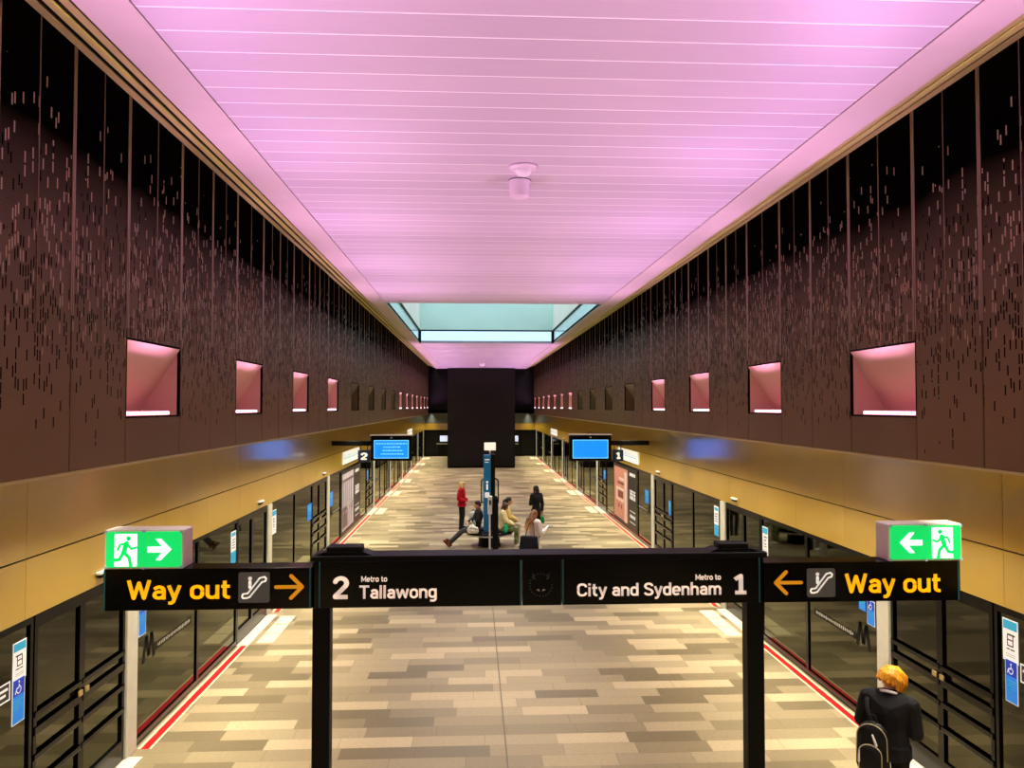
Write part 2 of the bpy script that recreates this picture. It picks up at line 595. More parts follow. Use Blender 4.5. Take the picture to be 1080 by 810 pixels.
# stepped cove between ceiling and walls, both sides
for side, sg in (('left', -1), ('right', 1)):
    bm = bmesh.new()
    for k, (w0, w1, z) in enumerate(((3.395, 3.465, 7.19), (3.585, 3.655, 7.26), (3.775, 3.86, 7.33))):
        a, b = sorted((CX + sg * w0, CX + sg * w1))
        box(bm, a, b, Y0, Y1, z, z + 0.02, 0, 0.006)
        # slanted web between slats, blackened to stand for the shade there
        p, q = CX + sg * w0, CX + sg * (w0 - 0.115)
        quad(bm, (p, Y0, z + 0.015), (p, Y1, z + 0.015), (q, Y1, z + 0.05), (q, Y0, z + 0.05), 1)
    a, b = sorted((CX + sg * 3.30, CX + sg * 4.1))
    box(bm, a, b, Y0, Y1, 7.42, 7.50, 1)
    a, b = sorted((CX + sg * 3.29, CX + sg * 3.30))
    box(bm, a, b, Y0, Y1, ZC, 7.44, 1)
    struct('trim_1' if sg < 0 else 'trim_2', bm, [M['cove'], M['cavity'], M['bronze']])

# ------------------------------------------------------------------ upper walls with light niches
NP, NO = 3.37, 7.46            # niche pitch, first niche start
NW, NZ0, NZ1 = 1.33, 4.26, 4.99
LIT = [-2, -1, 0, 1, 2, 3, 8, 9, 10, 11, 12, 13, 14]
KS = list(range(-3, 15))
WT = 0.045                     # sheet thickness


def wall(side, X, sg):
    """sg = -1 for the left wall: the wall stands at x = X and faces the hall (+x)"""
    bm = bmesh.new()
    seam = bmesh.new()
    o = -sg                    # towards the hall

    def sheet(ya, yb, za, zb, mi=0):
        a, b = sorted((X, X + sg * WT))
        box(bm, a, b, ya + 0.008, yb - 0.008, za, zb, mi)

    for k in KS:
        y = NO + k * NP
        if y > Y1:
            break
        ye = lambda v: min(v, Y1)
        # two half-width sheets over the niche, plain sheet under it
        sheet(y, ye(y + NW / 2), NZ1 + 0.012, ZT)
        sheet(y + NW / 2, ye(y + NW), NZ1 + 0.012, ZT)
        sheet(y, ye(y + NW), ZB, NZ0 - 0.012, 1)
        sheet(y + NW, ye(y + 2.36), ZB, ZT)
        sheet(y + 2.36, ye(y + NP), ZB, ZT)
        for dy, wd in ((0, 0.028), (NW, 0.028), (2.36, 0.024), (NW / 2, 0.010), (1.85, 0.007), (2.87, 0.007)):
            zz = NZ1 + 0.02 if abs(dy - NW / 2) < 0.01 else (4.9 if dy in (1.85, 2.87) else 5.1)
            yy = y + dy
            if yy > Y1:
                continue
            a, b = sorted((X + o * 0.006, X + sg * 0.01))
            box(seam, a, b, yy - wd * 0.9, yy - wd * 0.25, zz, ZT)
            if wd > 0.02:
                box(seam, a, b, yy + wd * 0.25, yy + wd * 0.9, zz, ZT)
    # dark cavity behind the sheets
    ys = NO + KS[0] * NP
    a, b = sorted((X + sg * 0.50, X + sg * 0.56))
    box(bm, a, b, ys, Y1, ZB, ZT, 2)
    a, b = sorted((X + sg * 0.046, X + sg * 0.06))
    for k in KS:
        y = NO + k * NP
        box(bm, a, b, y + NW + 0.01, y + NP - 0.01, ZB, ZT, 2)
        box(bm, a, b, y, y + NW, NZ1 + 0.03, ZT, 2)
        box(bm, a, b, y, y + NW, ZB, NZ0 - 0.03, 2)
    # bottom lip
    a, b = sorted((X + o * 0.012, X + sg * 0.09))
    box(bm, a, b, ys, Y1, ZB - 0.025, ZB - 0.003, 3)
    w = struct('wall_' + side, bm, [M['wall'], M['bronze'], M['cavity'], M['cove']])
    struct('trim_3' if sg < 0 else 'trim_4', seam, M['seamlit'])
    return w


wall('left', XL, -1)
wall('right', XR, 1)

ORD = ['first', 'second', 'third', 'fourth', 'fifth', 'sixth', 'seventh', 'eighth', 'ninth', 'tenth', 'eleventh', 'twelfth', 'thirteenth', 'fourteenth', 'fifteenth', 'sixteenth']


def niche_thing(X, sg, k, lit, label, group):
    y0 = NO + k * NP
    r = thing('wall_niche', (X, y0, NZ0), label, 'light niche', group)
    D = 0.42 * sg
    hh = NZ1 - NZ0
    bm = bmesh.new()
    # hood sloping from the top front edge to the back of the floor, two cheeks, floor
    A0, A1 = (0, 0, hh), (0, NW, hh)
    B0, B1 = (D, 0.0, 0.05), (D, NW, 0.05)
    f0, f1 = (0, 0, 0), (0, NW, 0)
    C0, C1 = (D, 0, 0), (D, NW, 0)
    quad(bm, A0, A1, B1, B0)
    quad(bm, B0, B1, C1, C0)
    quad(bm, f0, f1, C1, C0)
    for a, b, c, f in ((A0, B0, C0, f0), (A1, B1, C1, f1)):
        quad(bm, a, b, c, f)
    bmesh.ops.remove_doubles(bm, verts=bm.verts[:], dist=1e-4)
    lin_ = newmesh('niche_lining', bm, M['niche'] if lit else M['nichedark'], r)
    sol = lin_.modifiers.new('solid', 'SOLIDIFY')
    sol.thickness = 0.012
    sol.offset = 1.0
    bm = bmesh.new()
    a, b = sorted((-sg * 0.004, sg * 0.03))
    t = 0.022
    box(bm, a, b, -t * 0 + 0.0, NW, hh, hh + t)
    box(bm, a, b, 0.0, NW, -0.02, 0.0)
    box(bm, a, b, -0.008, 0.004, 0, hh)
    box(bm, a, b, NW - 0.004, NW + 0.008, 0, hh)
    newmesh('niche_rim', bm, M['cavity'], r)
    if lit:
        bm = bmesh.new()
        a, b = sorted((sg * 0.01, sg * 0.06))
        box(bm, a, b, 0.02, NW * 0.80, 0.004, 0.045, 0, 0.006)
        for i in range(16):
            yy = 0.06 + i * (NW * 0.80 - 0.1) / 15
            a2, b2 = sorted((-sg * 0.002, sg * 0.012))
            box(bm, a2, b2, yy - 0.014, yy + 0.014, 0.012, 0.037, 1)
        newmesh('led_bar', bm, [M['led'], M['ledhot']], r)
    return r


for side, X, sg in (('left', XL, -1), ('right', XR, 1)):
    vis = [k for k in KS if k >= 0]
    nl = nd = nf = 0
    for k in vis:
        lit = k in LIT
        if k < 4:
            lab = f'pink lit niche in the {side} bronze wall, {ORD[nl]} from the camera'
            nl += 1
        elif not lit:
            lab = f'unlit dark niche in the {side} wall under the skylight, {ORD[nd]} from the camera'
            nd += 1
        else:
            lab = f'small pink lit niche in the {side} wall beyond the skylight, {ORD[nf]} in its row'
            nf += 1
        niche_thing(X, sg, k, lit, lab, f'light niches in the {side} wall')

# ------------------------------------------------------------------ fascia, soffit, tunnels
for side, G, X, sg in (('left', GL, XL, -1), ('right', GR, XR, 1)):
    bm = bmesh.new()
    a, b = sorted((G, G + sg * 0.05))
    y = 1.2 if sg < 0 else 1.0
    ys = [Y0]
    yy = 7.62 - 4 * 3.37
    while yy < YE:
        if yy > Y0 + 0.2:
            ys.append(yy)
        yy += 1.685
    ys.append(YE)
    for i, (p, q) in enumerate(zip(ys, ys[1:])):
        box(bm, a, b, p + 0.003, q - 0.003, ZD, ZS - 0.008)
    for i in range(0, len(ys) - 1, 2):
        q = ys[min(i + 2, len(ys) - 1)]
        box(bm, a, b, ys[i] + 0.003, q - 0.003, ZS + 0.008, 3.90)
    a2, b2 = sorted((G + sg * 0.02, G + sg * 0.06))
    box(bm, a2, b2, Y0, YE, ZD + 0.01, 3.9, 1)
    struct('trim_5' if sg < 0 else 'trim_6', bm, [M['gold'], M['cavity']])
    # soffit over the platform edge and the tunnel behind
    bm = bmesh.new()
    o = G + sg * 3.4
    a, b = sorted((X + sg * 0.02, o))
    box(bm, a, b, Y0, YE, 3.90, 4.0, 0)
    a, b = sorted((o, o + sg * 0.2))
    box(bm, a, b, Y0, YE, -1.3, 4.0, 0)
    a, b = sorted((G + sg * 0.18, o))
    box(bm, a, b, Y0, YE, -1.4, -1.2, 0)
    for yy in (Y0 - 0.1, YE):
        box(bm, a, b, yy, yy + 0.1, -1.3, 4.0, 0)
    # service rail and cable trays in the tunnel
    for z in (0.7, 1.3, 2.0):
        a3, b3 = sorted((o - sg * 0.12, o))
        box(bm, a3, b3, Y0, YE, z, z + 0.08, 0)
    struct('wall_tunnel_' + side, bm, M['tunnel'])

# back wall behind the camera, passage ceiling, bulkhead, end wall
bm = bmesh.new()
box(bm, GL - 0.3, GR + 0.3, Y0 - 0.2, Y0, -0.2, 7.5)
struct('wall_back', bm, M['bronze'])
bm = bmesh.new()
box(bm, XL - 0.6, XR + 0.6, Y1, Y1 + 0.25, 3.88, 7.44)
box(bm, GL - 0.1, GR + 0.1, Y1, YE, 3.90, 4.1)
struct('wall_bulkhead', bm, M['cavity'])
bm = bmesh.new()
PX0, PX1 = -1.86, 2.97
PYF = 54.9
for i in range(4):
    xa = PX0 + (PX1 - PX0) * i / 4
    xb = PX0 + (PX1 - PX0) * (i + 1) / 4
    for za, zb in ((0.12, 2.45), (2.47, 4.8), (4.82, 7.11)):
        box(bm, xa + 0.008, xb - 0.008, PYF, 61.5, za, zb)
box(bm, PX0 + 0.03, PX1 - 0.03, PYF + 0.03, 61.4, 0, 7.11, 1)
struct('pillar', bm, [M['charcoal'], M['cavity']])
bm = bmesh.new()
box(bm, GL - 0.3, GR + 0.3, YE, YE + 0.2, 0, 4.1, 0)
box(bm, GL, GR, YE - 0.06, YE, ZD, ZS, 1)
box(bm, GL, GR, YE - 0.05, YE, ZS + 0.02, 3.9, 2)
for x in np.arange(GL, GR, 1.2):
    box(bm, x, x + 0.09, YE - 0.10, YE, 0, ZD, 3)
box(bm, GL, GR, YE - 0.10, YE, ZD - 0.12, ZD, 3)
box(bm, GL, GR, YE - 0.08, YE, 0, 0.15, 3)
struct('wall_end', bm, [M['charcoal'], M['gold'], mat('grey_upper_panel', rgb(120, 130, 135), 0.35, 0.3), M['black']])

# ------------------------------------------------------------------ skylight shaft
bm = bmesh.new()
ZG0, ZG1, ZH = ZC + 0.10, ZC + 0.52, 9.6
t = 0.12
box(bm, SL - t, SR + t, SK1, SK1 + t, ZG1 + 0.06, ZH, 0)
box(bm, SL - t, SR + t, SK0 - t, SK0, ZG1 + 0.06, ZH, 1)
box(bm, SL - t, SL, SK0, SK1, ZG1 + 0.06, ZH, 1)
box(bm, SR, SR + t, SK0, SK1, ZG1 + 0.06, ZH, 1)
struct('wall_skylight', bm, [M['shaft'], M['shaftw']])
fr = bmesh.new()
for za, zb in ((ZG1, ZG1 + 0.06),):
    box(fr, SL - 0.05, SR + 0.05, SK1 - 0.02, SK1 + 0.05, za, zb)
    box(fr, SL - 0.05, SR + 0.05, SK0 - 0.05, SK0 + 0.02, za, zb)
    box(fr, SL - 0.05, SL + 0.02, SK0, SK1, za, zb)
    box(fr, SR - 0.02, SR + 0.05, SK0, SK1, za, zb)
for x in (SL, SR):
    for yv in (SK0, SK1):
        box(fr, x - 0.06, x + 0.06, yv - 0.06, yv + 0.06, ZC, ZG1)
w1 = struct('window_1', fr, M['black'])
gl = bmesh.new()
box(gl, SL, SR, SK1, SK1 + 0.02, ZC, ZG1)
box(gl, SL, SR, SK0 - 0.02, SK0, ZC, ZG1)
box(gl, SL - 0.02, SL, SK0, SK1, ZC, ZG1)
box(gl, SR, SR + 0.02, SK0, SK1, ZC, ZG1)
newmesh('pane', gl, M['skyglass'], w1)

# ------------------------------------------------------------------ platform screen: posts, doors, fixed panes, floor edges
POSTS = [3.45, 9.97, 16.50, 23.05, 33.5, 40.0, 46.6, 53.2, 59.7, 66.2]
ndoor = 0
nwin = 1
ntrim = 7


FRAMES = {-1: [], 1: []}


def leaf(D, sg, ya, yb, bars):
    """one glazed leaf of the platform screen; the frame is the door, glass and bars are its parts"""
    global ndoor
    ndoor += 1
    FRAMES[sg] += [(ya, ya + 0.055), (yb - 0.055, yb)]
    bm = bmesh.new()
    a, b = sorted((D - sg * 0.035, D + sg * 0.035))
    box(bm, a, b, ya, ya + 0.055, 0.02, ZD - 0.02)
    box(bm, a, b, yb - 0.055, yb, 0.02, ZD - 0.02)
    box(bm, a, b, ya + 0.055, yb - 0.055, 0.02, 0.26)
    box(bm, a, b, ya + 0.055, yb - 0.055, ZD - 0.14, ZD - 0.02)
    d = struct(f'door_{ndoor}', bm, M['blackgl'])
    g = bmesh.new()
    box(g, D - 0.008, D + 0.008, ya + 0.055, yb - 0.055, 0.26, ZD - 0.14)
    newmesh('pane', g, M['glass'], d)
    if bars:
        bm = bmesh.new()
        a, b = sorted((D - sg * 0.046, D - sg * 0.0355))
        for z, hgt in ((1.30, 0.055), (1.12, 0.085), (0.88, 0.06), (0.60, 0.06)):
            box(bm, a, b, ya + 0.01, yb - 0.01, z, z + hgt, 0, 0.008)
        newmesh('push_bar', bm, M['blackgl'], d)
        bm = bmesh.new()
        yy = ya + 0.05 if bars == 'far' else yb - 0.09
        box(bm, D - sg * 0.066 if sg > 0 else D + 0.047, D - sg * 0.047 if sg > 0 else D + 0.066, yy - 0.02, yy + 0.06, 1.20, 1.26, 0, 0.006)
        newmesh('handle', bm, mat('brass_catch', rgb(206, 180, 120), 0.3, 0.7) if 'brass_catch' not in bpy.data.materials else bpy.data.materials['brass_catch'], d)
    return d


def pane(D, sg, ya, yb, decal):
    global nwin
    nwin += 1
    FRAMES[sg] += [(ya, ya + 0.045), (yb - 0.045, yb)]
    bm = bmesh.new()
    a, b = sorted((D - sg * 0.03, D + sg * 0.03))
    box(bm, a, b, ya, ya + 0.045, 0.0, ZD - 0.01)
    box(bm, a, b, yb - 0.045, yb, 0.0, ZD - 0.01)
    box(bm, a, b, ya + 0.045, yb - 0.045, 0.0, 0.10)
    box(bm, a, b, ya + 0.045, yb - 0.045, ZD - 0.08, ZD - 0.01)
    d = struct(f'window_{nwin}', bm, M['blackgl'])
    g = bmesh.new()
    box(g, D - 0.008, D + 0.008, ya + 0.045, yb - 0.045, 0.10, ZD - 0.08)
    newmesh('pane', g, M['glass'], d)
    if decal:
        # black letter M with a strip of small pale marks running on from it
        bm = bmesh.new()
        xa = D - sg * 0.010
        yc, s = ya + 0.45, 0.17

        def bar(p, q, w):
            p, q = Vector(p), Vector(q)
            n = Vector((-(q - p).y, (q - p).x)).normalized() * w / 2
            quad(bm, *[(xa, v.x, v.y) for v in (p + n, p - n, q - n, q + n)])
        z0 = 0.98
        pts = [(yc - s, z0), (yc - s * 0.5, z0 + 0.34), (yc, z0 + 0.06), (yc + s * 0.5, z0 + 0.34), (yc + s, z0)]
        for p, q in zip(pts, pts[1:]):
            bar(p, q, 0.085)
        bar((yc + s, z0 + 0.11), (min(yb - 0.1, yc + 1.55), z0 + 0.11), 0.10)
        for i in range(22):
            yy = yc + s + 0.12 + i * 0.055
            if yy > yb - 0.15:
                break
            hh = random.uniform(0.015, 0.03)
            for z in (z0 + 0.115,):
                q0 = quad(bm, (xa - sg * 0.002, yy, z - hh), (xa - sg * 0.002, yy + 0.026, z - hh), (xa - sg * 0.002, yy + 0.026, z + hh), (xa - sg * 0.002, yy, z + hh), 1)
        newmesh('decal', bm, [M['black'], M['post']], d)
    return d


for side, D, G, sg in (('left', DL, GL, -1), ('right', DR, GR, 1)):
    o = -sg
    # header beam on top of the screen
    bm = bmesh.new()
    a, b = sorted((D - sg * 0.03, D + sg * 0.10))
    box(bm, a, b, Y0, YE, ZD - 0.012, ZD + 0.03)
    struct(f'trim_{ntrim}', bm, M['blackgl']); ntrim += 1
    redl = bmesh.new()
    sill = bmesh.new()
    e0 = D - sg * 0.04           # floor at the foot of the glass
    prev = Y0
    for i, P in enumerate(POSTS):
        z0 = P - 2.15
        # fixed panes from the last post to this door zone
        a0 = prev + (0.16 if i else 0)
        L = z0 - a0
        if P == 33.5:
            cuts = [a0, 25.3, 29.6, z0]
        else:
            cuts = [a0, a0 + L * 0.53, z0] if L > 2.5 else [a0, z0]
        for j, (ya, yb) in enumerate(zip(cuts, cuts[1:])):
            pane(D, sg, ya, yb, decal=(j == 0 and P < 23) or (P > 33 and j == 0))
        bars = P in (3.45, 9.97, 23.05, 33.5)
        leaf(D, sg, z0 + 0.02, z0 + 0.95, 'near' if bars else None)
        leaf(D, sg, z0 + 0.95, P - 0.155, 'far' if bars else None)
        # post
        bm = bmesh.new()
        a, b = sorted((D - sg * 0.066, D + sg * 0.03))
        box(bm, a, b, P - 0.15, P + 0.15, 0, ZD - 0.015, 0, 0.012)
        struct(f'trim_{ntrim}', bm, M['post']); ntrim += 1
        # red line with pale edges along the fixed part
        for w0, w1, mi in ((0.03, 0.07, 1), (0.07, 0.17, 0), (0.17, 0.20, 1)):
            a, b = sorted((e0 + o * w0, e0 + o * w1))
            box(redl, a, b, a0, z0 - 0.02, 0.0, 0.004, mi)
        # pale door sill
        a, b = sorted((e0 + o * 0.0, e0 + o * 0.20))
        box(sill, a, b, z0 - 0.02, P - 0.09, 0.0, 0.012, 0)
        prev = P
    pane(D, sg, prev + 0.1, YE - 0.2, False)
    struct(f'trim_{ntrim}', redl, [M['red'], M['pale']]); ntrim += 1
    struct(f'trim_{ntrim}', sill, M['sill']); ntrim += 1
    # kerb below the screen
    bm = bmesh.new()
    a, b = sorted((D - sg * 0.04, D + sg * 0.12))
    box(bm, a, b, Y0, YE, -1.3, -0.001)
    struct(f'trim_{ntrim}', bm, M['tunnel']); ntrim += 1

# pale floor markings in front of the doors
n = 0
for side, D, sg in (('left', DL, -1), ('right', DR, 1)):
    for i, P in enumerate([p for p in POSTS if p > 12]):
        bm = bmesh.new()
        a, b = sorted((D - sg * 0.34, D - sg * 0.64))
        for k in range(3):
            box(bm, a, b, P - 2.0 + k * 0.62, P - 2.0 + k * 0.62 + 0.58, 0.0, 0.006)
        o = newmesh('door_marking', bm, M['pale'])
        tag(o, f'pale boarding mark on the floor by the {side} platform doors, {ORD[i]} from the camera', 'floor marking', f'pale floor marks along the {side} doors')


# ------------------------------------------------------------------ sign gantry
GY = 7.30


def gx(px, py=620):
    return atY(px, py, GY).x


def gz(py, px=570):
    return atY(px, py, GY).z


gantry = thing('sign_gantry', (CX, GY, 0), 'long black overhead sign on two posts with Way out, Tallawong and City and Sydenham', 'sign')


def gp(name, bm, mats):
    for v in bm.verts:
        v.co -= Vector((CX, GY, 0))
    return newmesh(name, bm, mats, gantry)


PLX, PRX = gx(338.5), gx(797.5)
ztop, zbot = gz(588), gz(638)
for px in (PLX, PRX):
    bm = bmesh.new()
    box(bm, px - 0.082, px + 0.082, GY + 0.02, GY + 0.17, 0.0, ztop, 0, 0.008)
    box(bm, px - 0.16, px + 0.16, GY - 0.06, GY + 0.25, 0.0, 0.02)
    gp('post', bm, M['black'])
bm = bmesh.new()
box(bm, gx(330), gx(806), GY - 0.09, GY + 0.20, ztop - 0.005, ztop + 0.045, 0, 0.006)
gp('top_beam', bm, M['black'])
for pa, pb in ((345, 382), (757, 788)):
    bm = bmesh.new()
    a, b = gx(pa, 580), gx(pb, 580)
    box(bm, a, b, GY - 0.04, GY + 0.14, ztop + 0.045, ztop + 0.125, 0, 0.012)
    prism(bm, [(a - 0.10, ztop + 0.045), (b + 0.10, ztop + 0.045), (b + 0.02, ztop + 0.075), (a - 0.02, ztop + 0.075)], GY - 0.05, GY + 0.15)
    gp('bracket_cap', bm, M['black'])

YF = GY - 0.10                  # front plane of the panels


def pxx(px):
    return atY(px, 620, YF).x


def pzz(py, px):
    return atY(px, py, YF).z


def panel(x0, x1, z0, z1, edges):
    bm = bmesh.new()
    box(bm, x0, x1, YF, GY + 0.15, z0, z1, 0, 0.004)
    for e in edges:
        box(bm, e - 0.006, e + 0.006, YF - 0.003, YF + 0.02, z0 + 0.004, z1 - 0.004, 1)
    return gp('sign_panel', bm, [M['blackgl'], M['teal']])


ZP0, ZP1 = pzz(638.5, 570), pzz(590, 570)
ZW0, ZW1 = pzz(638.5, 570) - 0.002, pzz(596, 570)
pl = panel(pxx(109), pxx(329), ZW0, ZW1, [pxx(110) + 0.002, pxx(327)])
p2 = panel(pxx(331), pxx(550), ZP0, ZP1, [pxx(337), pxx(549)])
pc = panel(pxx(551), pxx(592), ZP0, ZP1, [])
p1 = panel(pxx(593), pxx(804), ZP0, ZP1, [pxx(594), pxx(801)])
pr = panel(pxx(806), pxx(1013), ZW0, ZW1, [pxx(1011)])


def sub(o, parent):
    """gantry pieces: shift into the gantry's frame, then hang under their panel"""
    o.data.transform(Matrix.Translation((-CX, -GY, 0)))
    o.parent = parent
    return o


zc = (ZP0 + ZP1) / 2


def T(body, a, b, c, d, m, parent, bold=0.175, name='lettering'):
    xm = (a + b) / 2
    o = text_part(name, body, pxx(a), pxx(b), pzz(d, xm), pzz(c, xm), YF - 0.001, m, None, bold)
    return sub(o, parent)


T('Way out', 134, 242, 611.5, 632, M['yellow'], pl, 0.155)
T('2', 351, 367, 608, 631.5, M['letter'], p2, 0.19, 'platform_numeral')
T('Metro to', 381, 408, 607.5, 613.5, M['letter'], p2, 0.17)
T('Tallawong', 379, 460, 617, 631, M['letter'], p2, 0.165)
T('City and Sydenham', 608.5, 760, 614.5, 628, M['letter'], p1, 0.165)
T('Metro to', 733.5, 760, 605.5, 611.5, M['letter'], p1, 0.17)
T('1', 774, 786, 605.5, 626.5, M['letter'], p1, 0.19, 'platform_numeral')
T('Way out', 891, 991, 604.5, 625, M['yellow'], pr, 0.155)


def arrow(pa, pb, py, right, parent):
    bm = bmesh.new()
    xm = (pa + pb) / 2
    x0, x1, z = pxx(pa), pxx(pb), pzz(py, xm)
    w, hh = 0.038, 0.100
    if right:
        stroke(bm, [(x0, z), (x1 - 0.03, z)], w * 0.85, YF - 0.004, YF, mi=0)
        pts = [(x1 - hh - 0.02, z + hh), (x1 - 0.02, z), (x1 - hh - 0.02, z - hh)]
    else:
        stroke(bm, [(x1, z), (x0 + 0.03, z)], w * 0.85, YF - 0.004, YF, mi=0)
        pts = [(x0 + hh + 0.02, z + hh), (x0 + 0.02, z), (x0 + hh + 0.02, z - hh)]
    stroke(bm, pts, w * 0.9, YF - 0.0045, YF)
    sub(newmesh('arrow', bm, M['amber']), parent)


arrow(291, 321, 619, True, pl)
arrow(816, 845, 614.5, False, pr)


def escalator(pa, pb, pyc, parent):
    xm = (pa + pb) / 2
    x0, x1, zc_ = pxx(pa), pxx(pb), pzz(pyc, xm)
    w = x1 - x0
    bm = bmesh.new()
    prism(bm, rrect((x0 + x1) / 2, zc_, w, w * 0.98, 0.02), YF - 0.003, YF)
    o = sub(newmesh('pictogram_tile', bm, M['pict']), parent)
    bm = bmesh.new()

    def q(u, v):
        return (x0 + u * w, zc_ + (v - 0.5) * w)
    pts = [q(.15, .16), q(.12, .22), q(.15, .29), q(.30, .31), q(.68, .80), q(.83, .84), q(.89, .78), q(.86, .70), q(.75, .67), q(.36, .19), q(.26, .16)]
    stroke(bm, pts, w * 0.055, YF - 0.006, YF - 0.001, True)
    stroke(bm, [q(.37, .50), q(.37, .68)], w * 0.10, YF - 0.006, YF - 0.001)
    disc(bm, q(.37, .79), w * 0.062, YF - 0.006, YF - 0.001)
    sub(newmesh('pictogram', bm, M['pictw']), parent)


escalator(251.5, 284.5, 619.5, pl)
escalator(851, 881, 614.5, pr)
# faint round mark on the small middle panel
bm = bmesh.new()
ex, ez, er = pxx(570.5), pzz(617, 570), 0.105
for i in range(20):
    a = math.radians(-60 + 300 * i / 19)
    a = math.radians(120) + a
    disc(bm, (ex + er * math.cos(a), ez + er * math.sin(a)), 0.007, YF - 0.002, YF, 0, 8)
prism(bm, [(ex - 0.045, ez - 0.045), (ex - 0.01, ez - 0.06), (ex - 0.02, ez - 0.035)], YF - 0.002, YF, 1)
prism(bm, [(ex + 0.045, ez - 0.045), (ex + 0.01, ez - 0.06), (ex + 0.02, ez - 0.035)], YF - 0.002, YF, 1)
for sx in (-1, 1):
    prism(bm, [(ex + sx * 0.08, ez + 0.12), (ex + sx * 0.05, ez + 0.05), (ex + sx * 0.075, ez + 0.06)], YF - 0.002, YF, 0)
sub(newmesh('emblem', bm, [mat('faint_mark', rgb(48, 46, 44), 0.5), mat('faint_white', rgb(150, 146, 142), 0.5)]), pc)


# ------------------------------------------------------------------ exit signs
def exit_sign(pa, pb, arrow_right, label):
    pyT, pyB = 556, 595
    yf = GY - 0.11
    x0, x1 = atY(pa, 575, yf).x, atY(pb, 575, yf).x
    z0 = ZW1 + 0.002
    z1 = z0 + 0.355
    r = thing('exit_sign', ((x0 + x1) / 2, GY, z0), label, 'exit sign', 'green exit signs on the sign ends')
    hw, hz = (x1 - x0) / 2, z1 - z0
    ya, yb = yf - GY, yf - GY + 0.24
    bm = bmesh.new()
    box(bm, -hw, hw, ya + 0.004, yb, 0.0, hz, 0, 0.012)
    newmesh('housing', bm, M['exitc'], r)
    bm = bmesh.new()
    box(bm, -hw + 0.016, hw - 0.016, ya - 0.004, ya + 0.006, 0.016, hz - 0.016, 0, 0.004)
    newmesh('lit_face', bm, M['exitg'], r)
    cm = bpy.data.materials.get('clear_clip') or mat('clear_clip', rgb(170, 215, 235), 0.2)
    for x, z in [(sx * (hw - 0.018), z) for sx in (-1, 1) for z in (0.018, hz - 0.018)] + [(0, 0.012), (0, hz - 0.012)]:
        bm = bmesh.new()
        disc(bm, (x, z), 0.014, ya - 0.010, ya)
        newmesh('clip', bm, cm, r)
    s = 1 if arrow_right else -1
    y0, y1 = ya - 0.010, ya - 0.003
    # doorway and running figure
    bm = bmesh.new()
    dx = -s * hw * 0.45
    dw, dh = hw * 0.56, hz * 0.80
    prism(bm, [(dx - dw / 2, hz * 0.08), (dx + dw / 2, hz * 0.08), (dx + dw / 2, hz * 0.9), (dx - dw / 2, hz * 0.9)], y0 + 0.002, y1)
    newmesh('doorway_symbol', bm, M['exitw'], r)
    bm = bmesh.new()

    def q(u, v):
        return (dx + s * u * hz, hz * 0.08 + v * hz)
    w = hz * 0.085
    disc(bm, q(0.07, 0.71), hz * 0.062, y0, y1 - 0.004)
    stroke(bm, [q(0.02, 0.58), q(-0.05, 0.34)], w * 1.5, y0, y1 - 0.004)
    stroke(bm, [q(0.03, 0.58), q(0.14, 0.44), q(0.26, 0.48)], w * 0.7, y0, y1 - 0.004)
    stroke(bm, [q(0.0, 0.58), q(-0.14, 0.55), q(-0.20, 0.42)], w * 0.7, y0, y1 - 0.004)
    stroke(bm, [q(-0.03, 0.34), q(0.09, 0.22), q(0.13, 0.02)], w, y0, y1 - 0.004)
    stroke(bm, [q(-0.06, 0.34), q(-0.16, 0.17), q(-0.32, 0.16)], w, y0, y1 - 0.004)
    newmesh('running_figure_symbol', bm, M['exitg'], r)
    bm = bmesh.new()
    ax = s * hw * 0.40
    L = hw * 0.30
    z = hz * 0.5
    prism(bm, [(ax - s * L, z - 0.025), (ax + s * L * 0.6, z - 0.025), (ax + s * L * 0.6, z + 0.025), (ax - s * L, z + 0.025)], y0, y1)
    prism(bm, [(ax + s * L, z), (ax + s * L * 0.12, z + hz * 0.27), (ax - s * L * 0.30, z + hz * 0.27), (ax + s * L * 0.42, z), (ax - s * L * 0.30, z - hz * 0.27), (ax + s * L * 0.12, z - hz * 0.27)], y0, y1)
    newmesh('arrow_symbol', bm, M['exitw'], r)
    return r


exit_sign(110, 193.5, True, 'green exit sign with arrow pointing right, on top of the left Way out sign')
exit_sign(937, 1015, False, 'green exit sign with arrow pointing left, on top of the right Way out sign')

# ------------------------------------------------------------------ blue information screens on arms
MY = 23.4


